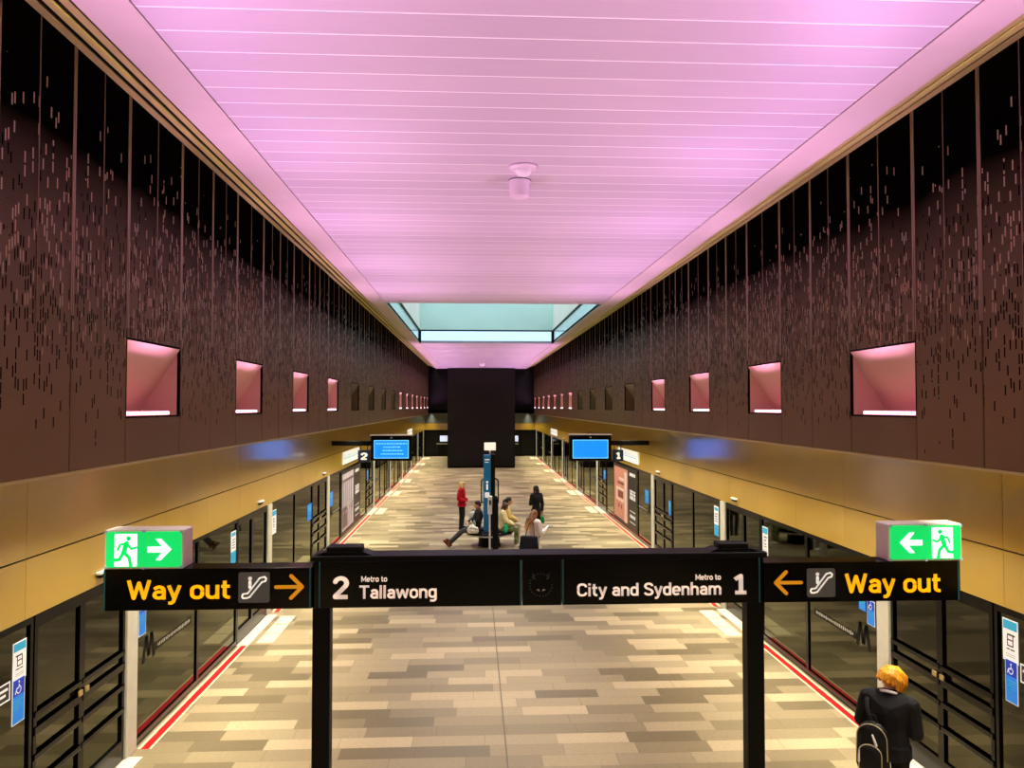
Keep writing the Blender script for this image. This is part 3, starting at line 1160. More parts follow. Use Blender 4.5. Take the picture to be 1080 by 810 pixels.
def info_screen(pa, pb, pyt, pyb, Gx, lines, label, number, nlabel, Y=MY):
    a, b = atY(pa, pyt, Y), atY(pb, pyb, Y)
    cx, w, hh = (a.x + b.x) / 2, b.x - a.x, a.z - b.z
    z0 = b.z
    r = thing('information_screen', (cx, Y, z0), label, 'screen', 'blue screens on arms over the platform')
    bm = bmesh.new()
    box(bm, -w / 2, w / 2, 0, 0.16, 0, hh, 0, 0.012)
    newmesh('housing', bm, M['blackgl'], r)
    bm = bmesh.new()
    box(bm, -w / 2 - 0.01, w / 2 + 0.01, -0.02, 0.19, hh + 0.001, hh + 0.03)
    newmesh('top_reflection_strip', bm, M['exitc'], r)  # pale strip stands for a white reflection along the housing top
    iw, i0, i1 = w * 0.42, hh * 0.10, hh * 0.82
    bm = bmesh.new()
    box(bm, -iw, iw, -0.004, 0.004, i0, i1)
    s = newmesh('display', bm, M['screen'], r)
    bm = bmesh.new()
    e = 0.018
    box(bm, -iw, iw, -0.008, -0.003, i0, i0 + e)
    box(bm, -iw, iw, -0.008, -0.003, i1 - e, i1)
    box(bm, -iw, -iw + e, -0.008, -0.003, i0, i1)
    box(bm, iw - e, iw, -0.008, -0.003, i0, i1)
    if lines:
        for k, (u0, u1) in enumerate(((-.86, .9), (-.45, .55), (-.5, .66), (-.6, .7))):
            z = i1 - (i1 - i0) * (0.22 + 0.19 * k)
            x = u0 * iw
            while x < u1 * iw:
                d = random.uniform(0.03, 0.09)
                box(bm, x, min(x + d, u1 * iw), -0.007, -0.003, z, z + 0.03)
                x += d + 0.02
    newmesh('screen_text', bm, M['screenw'], s)
    bm = bmesh.new()
    box(bm, -0.03, 0.03, -0.006, 0.0, hh * 0.90, hh * 0.93)
    newmesh('indicator', bm, M['white'], r)
    # arm to the gold fascia
    bm = bmesh.new()
    x0, x1 = sorted(((-w / 2 if Gx < cx else w / 2), Gx - cx))
    box(bm, x0, x1, 0.04, 0.16, hh * 0.60, hh * 0.60 + 0.14, 0, 0.006)
    newmesh('arm', bm, M['black'], r)
    bm = bmesh.new()
    for k in range(8):
        aa, ab = PI * k / 8, PI * (k + 1) / 8
        tube(bm, (0.08 * math.cos(aa), 0.08, hh + 0.03 + 0.06 * math.sin(aa)), (0.08 * math.cos(ab), 0.08, hh + 0.03 + 0.06 * math.sin(ab)), 0.008, n=6)
    newmesh('cable_loop', bm, M['black'], r)
    if number:
        na, nb, nt, nbm = number[1:]
        p, q = atY(na, nt, Y), atY(nb, nbm, Y)
        cx2, w2, h2 = (p.x + q.x) / 2, q.x - p.x, p.z - q.z
        t = thing('platform_number_sign', (cx2, Y, q.z), nlabel, 'sign')
        bm = bmesh.new()
        box(bm, -w2 / 2, w2 / 2, 0.0, 0.20, 0, h2, 0, 0.008)
        for sx in (-0.10, 0.10):
            box(bm, sx - 0.01, sx + 0.01, 0.07, 0.11, h2 - 0.01, (z0 + hh * 0.60) - q.z + 0.02)
        newmesh('plate', bm, M['navy'], t)
        text_part('numeral', number[0], -0.09 if number[0] == '2' else -0.06, 0.09 if number[0] == '2' else 0.06, h2 * 0.22, h2 * 0.78, -0.001, M['pictw'], t, 0.24)
    return r


info_screen(391, 434.5, 459.5, 486, GL, True, 'blue information screen with lines of text, on an arm from the left wall', ('2', 377.5, 390, 475, 487.5), 'small navy sign with a white 2 beside the left blue screen')
info_screen(600.5, 645, 459, 486, GR, False, 'plain blue information screen on an arm from the right wall', ('1', 646.5, 657.5, 474.5, 486.5), 'small black sign with a white 1 beside the right blue screen')

# white line maps on the gold fascia
k = 0
for sg, G, rows in ((-1, GL, [(25.4, 28.9), (50.0, 53.6)]), (1, GR, [(24.9, 28.4), (49.5, 53.4)])):
    for i, (ya, yb) in enumerate(rows):
        a, b = sorted((G - sg * 0.03, G - sg * 0.002))
        z0, z1 = (2.45, 2.85)
        t = thing('line_map', ((a + b) / 2, ya, z0), f"white line map on the gold {'left' if sg < 0 else 'right'} fascia, " + ('beside the blue screen' if i == 0 else 'far down near the black pillar'), 'line map', 'white line maps on the fascia')
        bm = bmesh.new()
        box(bm, -0.014, 0.014, 0, yb - ya, 0, z1 - z0)
        newmesh('board', bm, M['stickw'], t)
        bm = bmesh.new()
        xf = -sg * 0.016
        a2, b2 = sorted((xf, xf + sg * 0.004))
        box(bm, a2, b2, 0.2, yb - ya - 0.2, 0.17, 0.19)
        for j in range(14):
            yy = 0.25 + j * (yb - ya - 0.5) / 13
            box(bm, a2, b2, yy, yy + 0.05, 0.21, 0.21 + random.uniform(0.05, 0.12))
        newmesh('printed_line', bm, M['stickc'], t)

# advertising posters behind the platform glass
for sg, D in ((-1, DL), (1, DR)):
    x = D - sg * 0.040
    ya, yb = 25.36, 29.54
    t = thing('poster', (x, ya, 0.12), ('pale pink poster with dark columns on the left platform glass' if sg < 0 else 'pink poster with white shapes on the right platform glass'), 'poster')
    bm = bmesh.new()
    a, b = sorted((0, sg * 0.006))
    Wd, Hh = yb - ya, ZD - 0.22
    box(bm, a, b, 0, Wd, 0, Hh)
    newmesh('backing', bm, mat('poster_brown_' + ('a' if sg < 0 else 'b'), rgb(52, 42, 34) if sg < 0 else rgb(38, 34, 30), 0.5), t)

    def pq(bm, y0, y1, z0, z1, mi, d=1):
        a, b = sorted((-sg * 0.001 * d, -sg * 0.001 * (d + 1)))
        box(bm, a, b, y0 * Wd, y1 * Wd, z0 * Hh, z1 * Hh, mi)
    bm = bmesh.new()
    if sg < 0:
        mats = [mat('poster_pale', rgb(214, 200, 212), 0.5, vary=0.1, scale=3), mat('poster_mauve', rgb(112, 92, 100), 0.5), mat('poster_blush', rgb(196, 150, 158), 0.5)]
        pq(bm, 0.04, 0.60, 0.06, 0.95, 0)
        for u in (0.08, 0.16, 0.25, 0.35, 0.46):
            pq(bm, u, u + 0.03, 0.08, 0.86, 1, 2)
        pq(bm, 0.05, 0.58, 0.82, 0.86, 1, 3)
        pq(bm, 0.05, 0.30, 0.10, 0.42, 1, 3)
        for i in range(14):
            u, v = random.uniform(0.08, 0.5), random.uniform(0.30, 0.46)
            pq(bm, u, u + 0.06, v, v + 0.05, random.choice((0, 2)), 4)
    else:
        mats = [mat('poster_rose', rgb(206, 140, 122), 0.5, vary=0.1, scale=3), mat('poster_cream', rgb(232, 204, 190), 0.5), mat('poster_maroon', rgb(128, 52, 46), 0.5)]
        pq(bm, 0.36, 0.97, 0.06, 0.95, 0)
        pq(bm, 0.40, 0.50, 0.05, 0.90, 1, 2)
        pq(bm, 0.52, 0.88, 0.36, 0.60, 1, 2)
        pq(bm, 0.55, 0.80, 0.42, 0.55, 2, 3)
        for u in (0.60, 0.72):
            pq(bm, u, u + 0.06, 0.24, 0.31, 2, 3)
        pq(bm, 0.52, 0.80, 0.66, 0.70, 2, 3)
        pq(bm, 0.52, 0.74, 0.73, 0.78, 1, 3)
    newmesh('picture', bm, mats, t)
    bm = bmesh.new()
    u0, u1 = (0.70, 0.92) if sg < 0 else (0.06, 0.28)
    for v, hgt in ((0.88, 0.05), (0.62, 0.03), (0.57, 0.04), (0.50, 0.06), (0.30, 0.015), (0.20, 0.05), (0.12, 0.015)):
        u = u0
        while u < u1:
            d = random.uniform(0.02, 0.06)
            pq(bm, u, min(u + d, u1), v, v + hgt, 0)
            u += d + 0.015
    newmesh('printed_text', bm, M['stickw'], t)


# ------------------------------------------------------------------ stickers on the platform glass
def clear_of_frames(sg, y, w):
    for _ in range(3):
        for a, b in FRAMES[sg]:
            if y < b + 0.004 and y + w > a - 0.004:
                up, dn = b + 0.006 - y, y + w - a + 0.006
                y = y + up if up < dn else y - dn
    return y


def sticker(sg, y, z, w, h, kind, label, cat='sticker', group=None):
    D = DL if sg < 0 else DR
    x = D - sg * 0.0155
    y = clear_of_frames(sg, y, w)
    t = thing('sticker' if kind != 'wheel' else 'wheelchair_sticker', (x, y, z), label, cat, group)
    bm = bmesh.new()
    a, b = sorted((0, sg * 0.006))

    def r(bm, u0, u1, v0, v1, mi=0, d=0):
        a, b = sorted((-sg * 0.001 * d, sg * 0.004 - sg * 0.001 * d))
        box(bm, a, b, u0 * w, u1 * w, v0 * h, v1 * h, mi)
    r(bm, 0, 1, 0, 1)
    base = {'wheel': 'stickw', 'white': 'stickw', 'small': 'stickk', 'blue': 'stickb', 'both': 'stickw'}[kind]
    newmesh('backing', bm, M[base], t)
    bm = bmesh.new()
    if kind == 'wheel':
        r(bm, 0.04, 0.96, 0.02, 0.98, 0, 1)
        r(bm, 0.06, 0.94, 0.62, 0.97, 1, 2)
        o = newmesh('blue_field', bm, [M['stickb'], M['stickd']], t)
        bm = bmesh.new()
        # wheelchair mark drawn in the sticker plane
        pts = []
        cy, cz, rr = 0.52 * w, 0.745 * h, 0.17 * w
        seg = bmesh.new()
        for i in range(13):
            an = math.radians(100 + 250 * i / 12)
            pts.append((cy + rr * math.cos(an), cz + rr * math.sin(an)))
        stroke(seg, pts, 0.045 * w, 0, 0.001)
        stroke(seg, [(cy - 0.02 * w, cz + 0.52 * rr + 0.16 * w), (cy, cz + 0.1 * w), (cy + 0.17 * w, cz + 0.08 * w), (cy + 0.26 * w, cz - 0.14 * w)], 0.055 * w, 0, 0.001)
        disc(seg, (cy - 0.02 * w, cz + 0.36 * w), 0.055 * w, 0, 0.001)
        for v in seg.verts:
            v.co = Vector((-sg * (0.0035 + v.co.y), v.co.x if sg > 0 else w - v.co.x, v.co.z))
        newmesh('wheelchair_symbol', seg, M['stickw'], t)
        for k in range(4):
            r(bm, 0.12, 0.12 + (0.7, 0.6, 0.66, 0.4)[k], 0.50 - 0.06 * k, 0.52 - 0.06 * k, 0, 3)
        newmesh('small_text', bm, M['stickc'], t)
    elif kind == 'white':
        r(bm, 0.05, 0.95, 0.76, 0.97, 0, 1)
        for u, v, uu, vv in ((.3, .5, .72, .53), (.3, .36, .72, .39), (.3, .36, .36, .66), (.66, .36, .72, .62), (.2, .62, .7, .66), (.22, .28, .5, .31), (.55, .28, .75, .31)):
            r(bm, u, uu, v, vv, 1, 1)
        for k in range(2):
            r(bm, .2, .8, .12 + .05 * k, .13 + .05 * k, 2, 1)
        newmesh('print', bm, [M['stickc'], M['stickk'], M['pict']], t)
    elif kind == 'small':
        for u0, u1, v0, v1 in ((0, 1, 0, .08), (0, 1, .92, 1), (0, .06, 0, 1), (.94, 1, 0, 1), (.15, .85, .58, .72), (.15, .7, .3, .44)):
            r(bm, u0, u1, v0, v1, 0, 1)
        newmesh('print', bm, M['stickw'], t)
    elif kind == 'blue':
        r(bm, .15, .85, .55, .9, 0, 1)
        r(bm, .15, .7, .2, .26, 0, 1)
        r(bm, .15, .8, .36, .42, 0, 1)
        newmesh('print', bm, M['stickc'], t)
    elif kind == 'both':
        r(bm, 0, 1, 0, .38, 0, 1)
        r(bm, .1, .9, .85, .96, 0, 1)
        for k in range(4):
            r(bm, .2, .8, .48 + .08 * k, .51 + .08 * k, 1, 1)
        newmesh('print', bm, [M['stickc'], M['stickk']], t)
    return t


def yat(px, sg):
    return atX(px, 560, DL if sg < 0 else DR).y


def zat(px, py, sg):
    return atX(px, py, DL if sg < 0 else DR).z


for sg, nm, data in ((-1, 'left', [
        (14.5, 28.5, 675, 715, 'white', 'white notice sticker with a cyan heading on the dark glass at far left'),
        (14.5, 27.5, 713, 760, 'wheel', 'blue wheelchair sticker under the white notice at far left'),
        (-4, 12, 721, 741, 'small', 'small black and white door sticker beside the blue wheelchair sticker at far left'),
        (146.5, 154, 630, 669, 'wheel', 'blue wheelchair sticker right of the first pale post, under the left Way out sign'),
        (243.5, 248.5, 560, 594, 'both', 'tall white and blue sticker on the glass above the Way out arrow on the left'),
        (286, 290.5, 538, 563, 'white', 'narrow white sticker right of the second pale post on the left'),
        (324, 329.5, 531, 548, 'blue', 'blue sticker on the left glass before the third pale post'),
        (347, 350.5, 519, 534, 'blue', 'blue sticker just past the third pale post on the left, before the poster'),
        (384, 387.5, 497, 508, 'blue', 'small blue sticker beyond the left poster')]),
    (1, 'right', [
        (1057, 1073, 653, 697, 'white', 'white notice sticker with a cyan heading on the dark glass at far right'),
        (1059, 1072, 695, 740, 'wheel', 'blue wheelchair sticker under the white notice at far right'),
        (1075, 1092, 702, 722, 'small', 'small black and white door sticker beside the blue wheelchair sticker at far right'),
        (914.5, 922.5, 633, 659, 'wheel', 'blue wheelchair sticker left of the first pale post, under the right Way out sign'),
        (906, 913, 630, 643, 'blue', 'small cyan sticker beside the blue wheelchair sticker under the right Way out sign'),
        (803, 808.5, 555, 584, 'white', 'white sticker on the dark glass above the left-pointing Way out arrow'),
        (754, 758.5, 534, 565, 'both', 'tall white and blue sticker left of the second pale post on the right'),
        (707, 710, 529, 545, 'blue', 'blue sticker on the right glass between the second and third pale posts'),
        (681, 685, 517, 531, 'blue', 'blue sticker just past the third pale post on the right'),
        (637, 639.5, 496, 506, 'blue', 'small blue sticker beyond the right poster')])):
    for a, b, c, d, kind, lab in data:
        ys = sorted((yat(a, sg), yat(b, sg)))
        xm = (a + b) / 2
        z1, z0 = zat(xm, c, sg), zat(xm, d, sg)
        w = ys[1] - ys[0]
        if kind in ('wheel', 'white', 'small'):
            w = min(w, 0.42)
        else:
            w = min(max(w, 0.18), 0.5)
        ym = sum(ys) / 2
        sticker(sg, ym - w / 2, max(z0, 0.15), w, min(z1, ZD - 0.05) - z0, kind, lab, 'sticker', 'stickers on the platform glass')

# indicator lamps on the fascia above the posts
for sg, G, nm in ((-1, GL, 'left'), (1, GR, 'right')):
    for i, P in enumerate(POSTS[1:7]):
        t = thing('door_lamp', (G - sg * 0.002, P - 0.85, 2.40), f'small white door lamp on the gold {nm} fascia, {ORD[i]} from the camera', 'lamp', f'door lamps along the {nm} fascia')
        bm = bmesh.new()
        a, b = sorted((0, -sg * 0.06))
        box(bm, a, b, -0.14, 0.14, 0.04, 0.075, 0, 0.01)
        newmesh('cover', bm, M['white'], t)
        bm = bmesh.new()
        a, b = sorted((0, -sg * 0.05))
        box(bm, a, b, -0.10, 0.10, 0.0, 0.04, 0, 0.01)
        newmesh('lens', bm, M['black'], t)

# ------------------------------------------------------------------ ceiling devices
p = atZ(552, 176, ZC)
t = thing('smoke_detector', (p.x, p.y, ZC), 'round white smoke detector with a domed centre on the pink ceiling', 'smoke detector')
bm = bmesh.new()
lathe(bm, [(0, 0), (0.17, 0), (0.17, -0.018), (0.12, -0.035), (0, -0.035)])
newmesh('base_ring', bm, M['devpink'], t)
bm = bmesh.new()
lathe(bm, [(0.095, -0.034), (0.092, -0.06), (0.07, -0.095), (0.03, -0.11), (0, -0.112)])
newmesh('dome', bm, M['white'], t)
p = atZ(548, 190, ZC)
t = thing('ceiling_speaker', (p.x, p.y, ZC), 'short white cylinder hanging under the pink ceiling below the smoke detector', 'speaker')
bm = bmesh.new()
lathe(bm, [(0, 0), (0.135, 0), (0.135, -0.02), (0.122, -0.03), (0.118, -0.20), (0.105, -0.215), (0, -0.215)])
newmesh('body', bm, M['devpink'], t)
bm = bmesh.new()
lathe(bm, [(0.1365, -0.004), (0.139, -0.010), (0.1365, -0.016)])
newmesh('shadow_ring', bm, M['pict'], t)
p = atZ(508.5, 383.5, ZC)
t = thing('ceiling_dome_camera', (p.x, p.y, ZC), 'tiny white dome on the far ceiling beyond the skylight', 'camera')
bm = bmesh.new()
lathe(bm, [(0, 0), (0.18, 0), (0.18, -0.04), (0, -0.04)])
newmesh('base_ring', bm, M['white'], t)
bm = bmesh.new()
lathe(bm, [(0.15, -0.04), (0.14, -0.12), (0.08, -0.18), (0, -0.2)])
newmesh('dome', bm, M['white'], t)

# ------------------------------------------------------------------ bench, totem, stands
BY = 24.25
bx = atY(516, 560, BY).x
bench = thing('bench', (bx, BY, 0), 'round black bench around the blue help totem', 'bench')
bm = bmesh.new()
lathe(bm, [(0.33, 0.40), (0.70, 0.40), (0.74, 0.42), (0.745, 0.455), (0.72, 0.475), (0.33, 0.475), (0.33, 0.40)], n=48)
newmesh('seat', bm, M['blackgl'], bench)
bm = bmesh.new()
lathe(bm, [(0, 0), (0.36, 0), (0.34, 0.06), (0.32, 0.42), (0, 0.42)], n=36)
newmesh('pedestal', bm, M['black'], bench)
bm = bmesh.new()
lathe(bm, [(0.60, 0.34), (0.72, 0.36), (0.72, 0.395), (0.33, 0.395)], n=48)
newmesh('underside_trim', bm, M['post'], bench)

tx = bx + 0.02
TH = 2.86
tot = thing('help_totem', (tx, BY, 0.478), 'tall blue and black help point totem rising from the round bench', 'help point')
bm = bmesh.new()
box(bm, 0.02, 0.16, -0.15, 0.15, 0.0, TH - 0.478, 0, 0.01)
newmesh('column', bm, M['black'], tot)
bm = bmesh.new()
box(bm, -0.20, 0.02, -0.16, 0.16, 0.0, TH - 0.50, 0, 0.012)
bluep = newmesh('blue_panel', bm, mat('totem_blue', rgb(10, 104, 148), 0.35, emit=rgb(10, 110, 160), strength=0.12), tot)
bm = bmesh.new()
# white letter-i mark and small symbols
disc(bm, (-0.09, 1.52), 0.035, -0.166, -0.160)
stroke(bm, [(-0.09, 1.44), (-0.09, 1.30)], 0.05, -0.166, -0.160)
stroke(bm, [(-0.15, 2.22), (-0.03, 2.22)], 0.03, -0.166, -0.160)
stroke(bm, [(-0.15, 2.14), (-0.05, 2.14)], 0.02, -0.166, -0.160)
prism(bm, rrect(-0.09, 1.12, 0.14, 0.16, 0.02), -0.166, -0.160)
newmesh('symbols', bm, M['pictw'], bluep)
bm = bmesh.new()
w = 0.27
z0, z1 = 0.85, 1.60
hoop = [(-w, z0), (-w, z1 - 0.1), (-w + 0.03, z1 - 0.03), (-w + 0.1, z1), (w - 0.1, z1), (w - 0.03, z1 - 0.03), (w, z1 - 0.1), (w, z0)]
stroke(bm, hoop, 0.035, 0.165, 0.20, True)
newmesh('panel_frame', bm, M['black'], tot)
bm = bmesh.new()
prism(bm, [(-w, z0), (w, z0), (w, z1 - 0.1), (w - 0.1, z1), (-w + 0.1, z1), (-w, z1 - 0.1)], 0.175, 0.185)
newmesh('frame_glass', bm, M['skyglass'], tot)
bm = bmesh.new()
tube(bm, (0.0, 0, TH - 0.50), (0.0, 0, TH - 0.478 + 0.16), 0.03)
newmesh('mast', bm, M['post'], tot)
bm = bmesh.new()
box(bm, -0.18, 0.18, -0.05, 0.05, TH - 0.478 + 0.12, TH - 0.478 + 0.36, 0, 0.01)
newmesh('lit_head', bm, mat('lit_head_white', rgb(240, 232, 214), 0.4, emit=rgb(255, 244, 220), strength=0.7), tot)

p = atZ(515.5, 582.5, 0)
t = thing('sanitiser_stand', (p.x, p.y, 0), 'thin white hand sanitiser stand in front of the round bench', 'stand')
bm = bmesh.new()
box(bm, -0.13, 0.07, -0.14, 0.14, 0, 0.02, 0, 0.004)
newmesh('base_plate', bm, M['white'], t)
bm = bmesh.new()
box(bm, 0.0, 0.055, -0.02, 0.02, 0.02, 1.20)
newmesh('pole', bm, M['white'], t)
bm = bmesh.new()
box(bm, -0.03, 0.10, -0.06, 0.06, 1.14, 1.68, 0, 0.012)
d = newmesh('dispenser', bm, M['white'], t)
bm = bmesh.new()
box(bm, 0.015, 0.06, -0.064, -0.058, 1.42, 1.56)
newmesh('dispenser_window', bm, M['black'], d)
pp = atY(522.5, 560, p.y - 0.10)
t = thing('slim_post', (pp.x, pp.y, 0), 'thick black post right of the white sanitiser stand', 'post')
bm = bmesh.new()
box(bm, -0.085, 0.085, -0.05, 0.05, 0.0, 1.60, 0, 0.02)
newmesh('shaft', bm, M['black'], t)
bm = bmesh.new()
lathe(bm, [(0, 1.70), (0.04, 1.69), (0.07, 1.64), (0.078, 1.60), (0.0, 1.60)])
newmesh('cap', bm, M['blackgl'], t)

# white lit screens on the end wall seen past the pillar
for nm, pa, pb in (('left', 464, 472), ('right', 543, 546.5)):
    a, b = atY(pa, 459.5, YE - 0.2), atY(pb, 465.5, YE - 0.2)
    t = thing('wall_screen', ((a.x + b.x) / 2, YE - 0.11, b.z), f'small white lit screen on the end wall just {nm} of the black pillar', 'screen', 'white screens on the end wall')
    bm = bmesh.new()
    w = (b.x - a.x) / 2
    hh = a.z - b.z
    box(bm, -w - 0.03, w + 0.03, -0.06, 0.0, -0.03, hh + 0.03)
    newmesh('housing', bm, M['black'], t)
    bm = bmesh.new()
    box(bm, -w, w, -0.07, -0.061, 0, hh)
    newmesh('display', bm, mat('white_screen', rgb(220, 230, 250), 0.4, emit=rgb(215, 225, 250), strength=0.9) if 'white_screen' not in bpy.data.materials else bpy.data.materials['white_screen'], t)
    bm = bmesh.new()
    box(bm, -w - 0.3, w + 0.03, -0.12, 0, -0.24, -0.18)
    newmesh('shelf', bm, M['post'], t)

# ------------------------------------------------------------------ people
V = Vector


def ico(c, r, R=None, sub=2):
    b = bmesh.new()
    bmesh.ops.create_icosphere(b, subdivisions=sub, radius=1.0)
    rr = (r, r, r) if isinstance(r, (int, float)) else r
    pts = []
    for v in b.verts:
        p = V((v.co.x * rr[0], v.co.y * rr[1], v.co.z * rr[2]))
        if R is not None:
            p = R @ p
        pts.append(V(c) + p)
    b.free()
    return pts


def hull(bm, *balls):
    pts = []
    for bl in balls:
        pts += ico(*bl)
    vs = [bm.verts.new(p) for p in pts]
    r = bmesh.ops.convex_hull(bm, input=vs)
    junk = [g for g in r['geom_interior'] if isinstance(g, bmesh.types.BMVert)] + [g for g in r['geom_unused'] if isinstance(g, bmesh.types.BMVert)]
    if junk:
        bmesh.ops.delete(bm, geom=list(set(junk)), context='VERTS')


def cap(bm, p0, p1, r0, r1):
    hull(bm, (p0, r0), (p1, r1))


def fuse(name, bm, voxel, smooth, m, parent=None):
    """one continuous surface from overlapping volumes"""
    me = bpy.data.meshes.new(name + '_src')
    bmesh.ops.recalc_face_normals(bm, faces=bm.faces[:])
    bm.to_mesh(me)
    bm.free()
    o = bpy.data.objects.new(name + '_src', me)
    COL.objects.link(o)
    r = o.modifiers.new('r', 'REMESH')
    r.mode = 'VOXEL'
    r.voxel_size = voxel
    if smooth:
        sm = o.modifiers.new('s', 'SMOOTH')
        sm.iterations = smooth
        sm.factor = 0.5
    res = evaluated_mesh(o)
    bpy.data.objects.remove(o)
    bpy.data.meshes.remove(me)
    res.name = name
    res.materials.clear()
    res.materials.append(m)
    for p in res.polygons:
        p.use_smooth = True
    q = bpy.data.objects.new(name, res)
    COL.objects.link(q)
    if parent is not None:
        q.parent = parent
    return q


def hand(bm, wrist, d, up, side, curl):
    """palm, four unequal fingers and a thumb; d = pointing direction, up = back of the hand"""
    d, up = V(d).normalized(), V(up)
    up = (up - d * up.dot(d)).normalized()
    lat = d.cross(up).normalized() * side      # towards the thumb
    w = V(wrist)
    hull(bm, (w, 0.024), (w + d * 0.055 + lat * 0.026, 0.015), (w + d * 0.085 + lat * 0.030, 0.013), (w + d * 0.080 - lat * 0.030, 0.012), (w + d * 0.05 - lat * 0.026, 0.014))
    for k, (off, L) in enumerate(((0.031, 0.072), (0.011, 0.080), (-0.010, 0.074), (-0.030, 0.058))):
        b = w + d * 0.086 + lat * off
        a = b
        ang = 0.0
        for j, f in enumerate((0.45, 0.32, 0.23)):
            ang += curl * (0.8, 1.0, 0.7)[j]
            dd = d * math.cos(ang) - up * math.sin(ang)
            e = a + dd * L * f * 1.15
            cap(bm, a, e, 0.0098 - 0.0008 * j, 0.0092 - 0.0009 * j)
            a = e
    b = w + d * 0.03 + lat * 0.026
    e = b + (d * 0.6 + lat * 0.75 - up * 0.25).normalized() * 0.045
    cap(bm, b, e, 0.013, 0.0105)
    cap(bm, e, e + (d * 0.9 + lat * 0.2 - up * 0.45 * (1 + curl)).normalized() * 0.034, 0.0105, 0.009)


SKIN = mat('skin', rgb(214, 158, 128), 0.55, vary=0.05, scale=14)
EYEM = mat('eye', rgb(24, 18, 16), 0.2)
LIPM = mat('lips', rgb(170, 88, 82), 0.45)


def stand(**kw):
    J = dict(pelvis=(0, 0, .93), chest=(0, -.01, 1.28), neck=(0, -.02, 1.44), head=(0, .015, 1.59),
             sL=(-.175, -.015, 1.39), eL=(-.225, -.03, 1.11), wL=(-.22, .05, .87),
             sR=(.175, -.015, 1.39), eR=(.225, -.03, 1.11), wR=(.22, .05, .87),
             hL=(-.09, 0, .90), kL=(-.10, .02, .50), aL=(-.10, -.02, .09), tL=(-.115, .13, .03),
             hR=(.09, 0, .90), kR=(.10, .02, .50), aR=(.10, -.02, .09), tR=(.115, .13, .03), hp=0, hy=0)
    J.update(kw)
    return J


def sit(**kw):
    z = 0.585
    J = dict(pelvis=(0, 0, z + .02), chest=(0, .01, z + .37), neck=(0, .03, z + .53), head=(0, .07, z + .68),
             sL=(-.175, .02, z + .48), eL=(-.23, .10, z + .22), wL=(-.12, .30, z + .12),
             sR=(.175, .02, z + .48), eR=(.23, .10, z + .22), wR=(.12, .30, z + .12),
             hL=(-.09, .02, z - .01), kL=(-.11, .44, z - .03), aL=(-.11, .40, .09), tL=(-.12, .55, .03),
             hR=(.09, .02, z - .01), kR=(.11, .44, z - .03), aR=(.11, .40, .09), tR=(.12, .55, .03), hp=0, hy=0)
    J.update(kw)
    return J


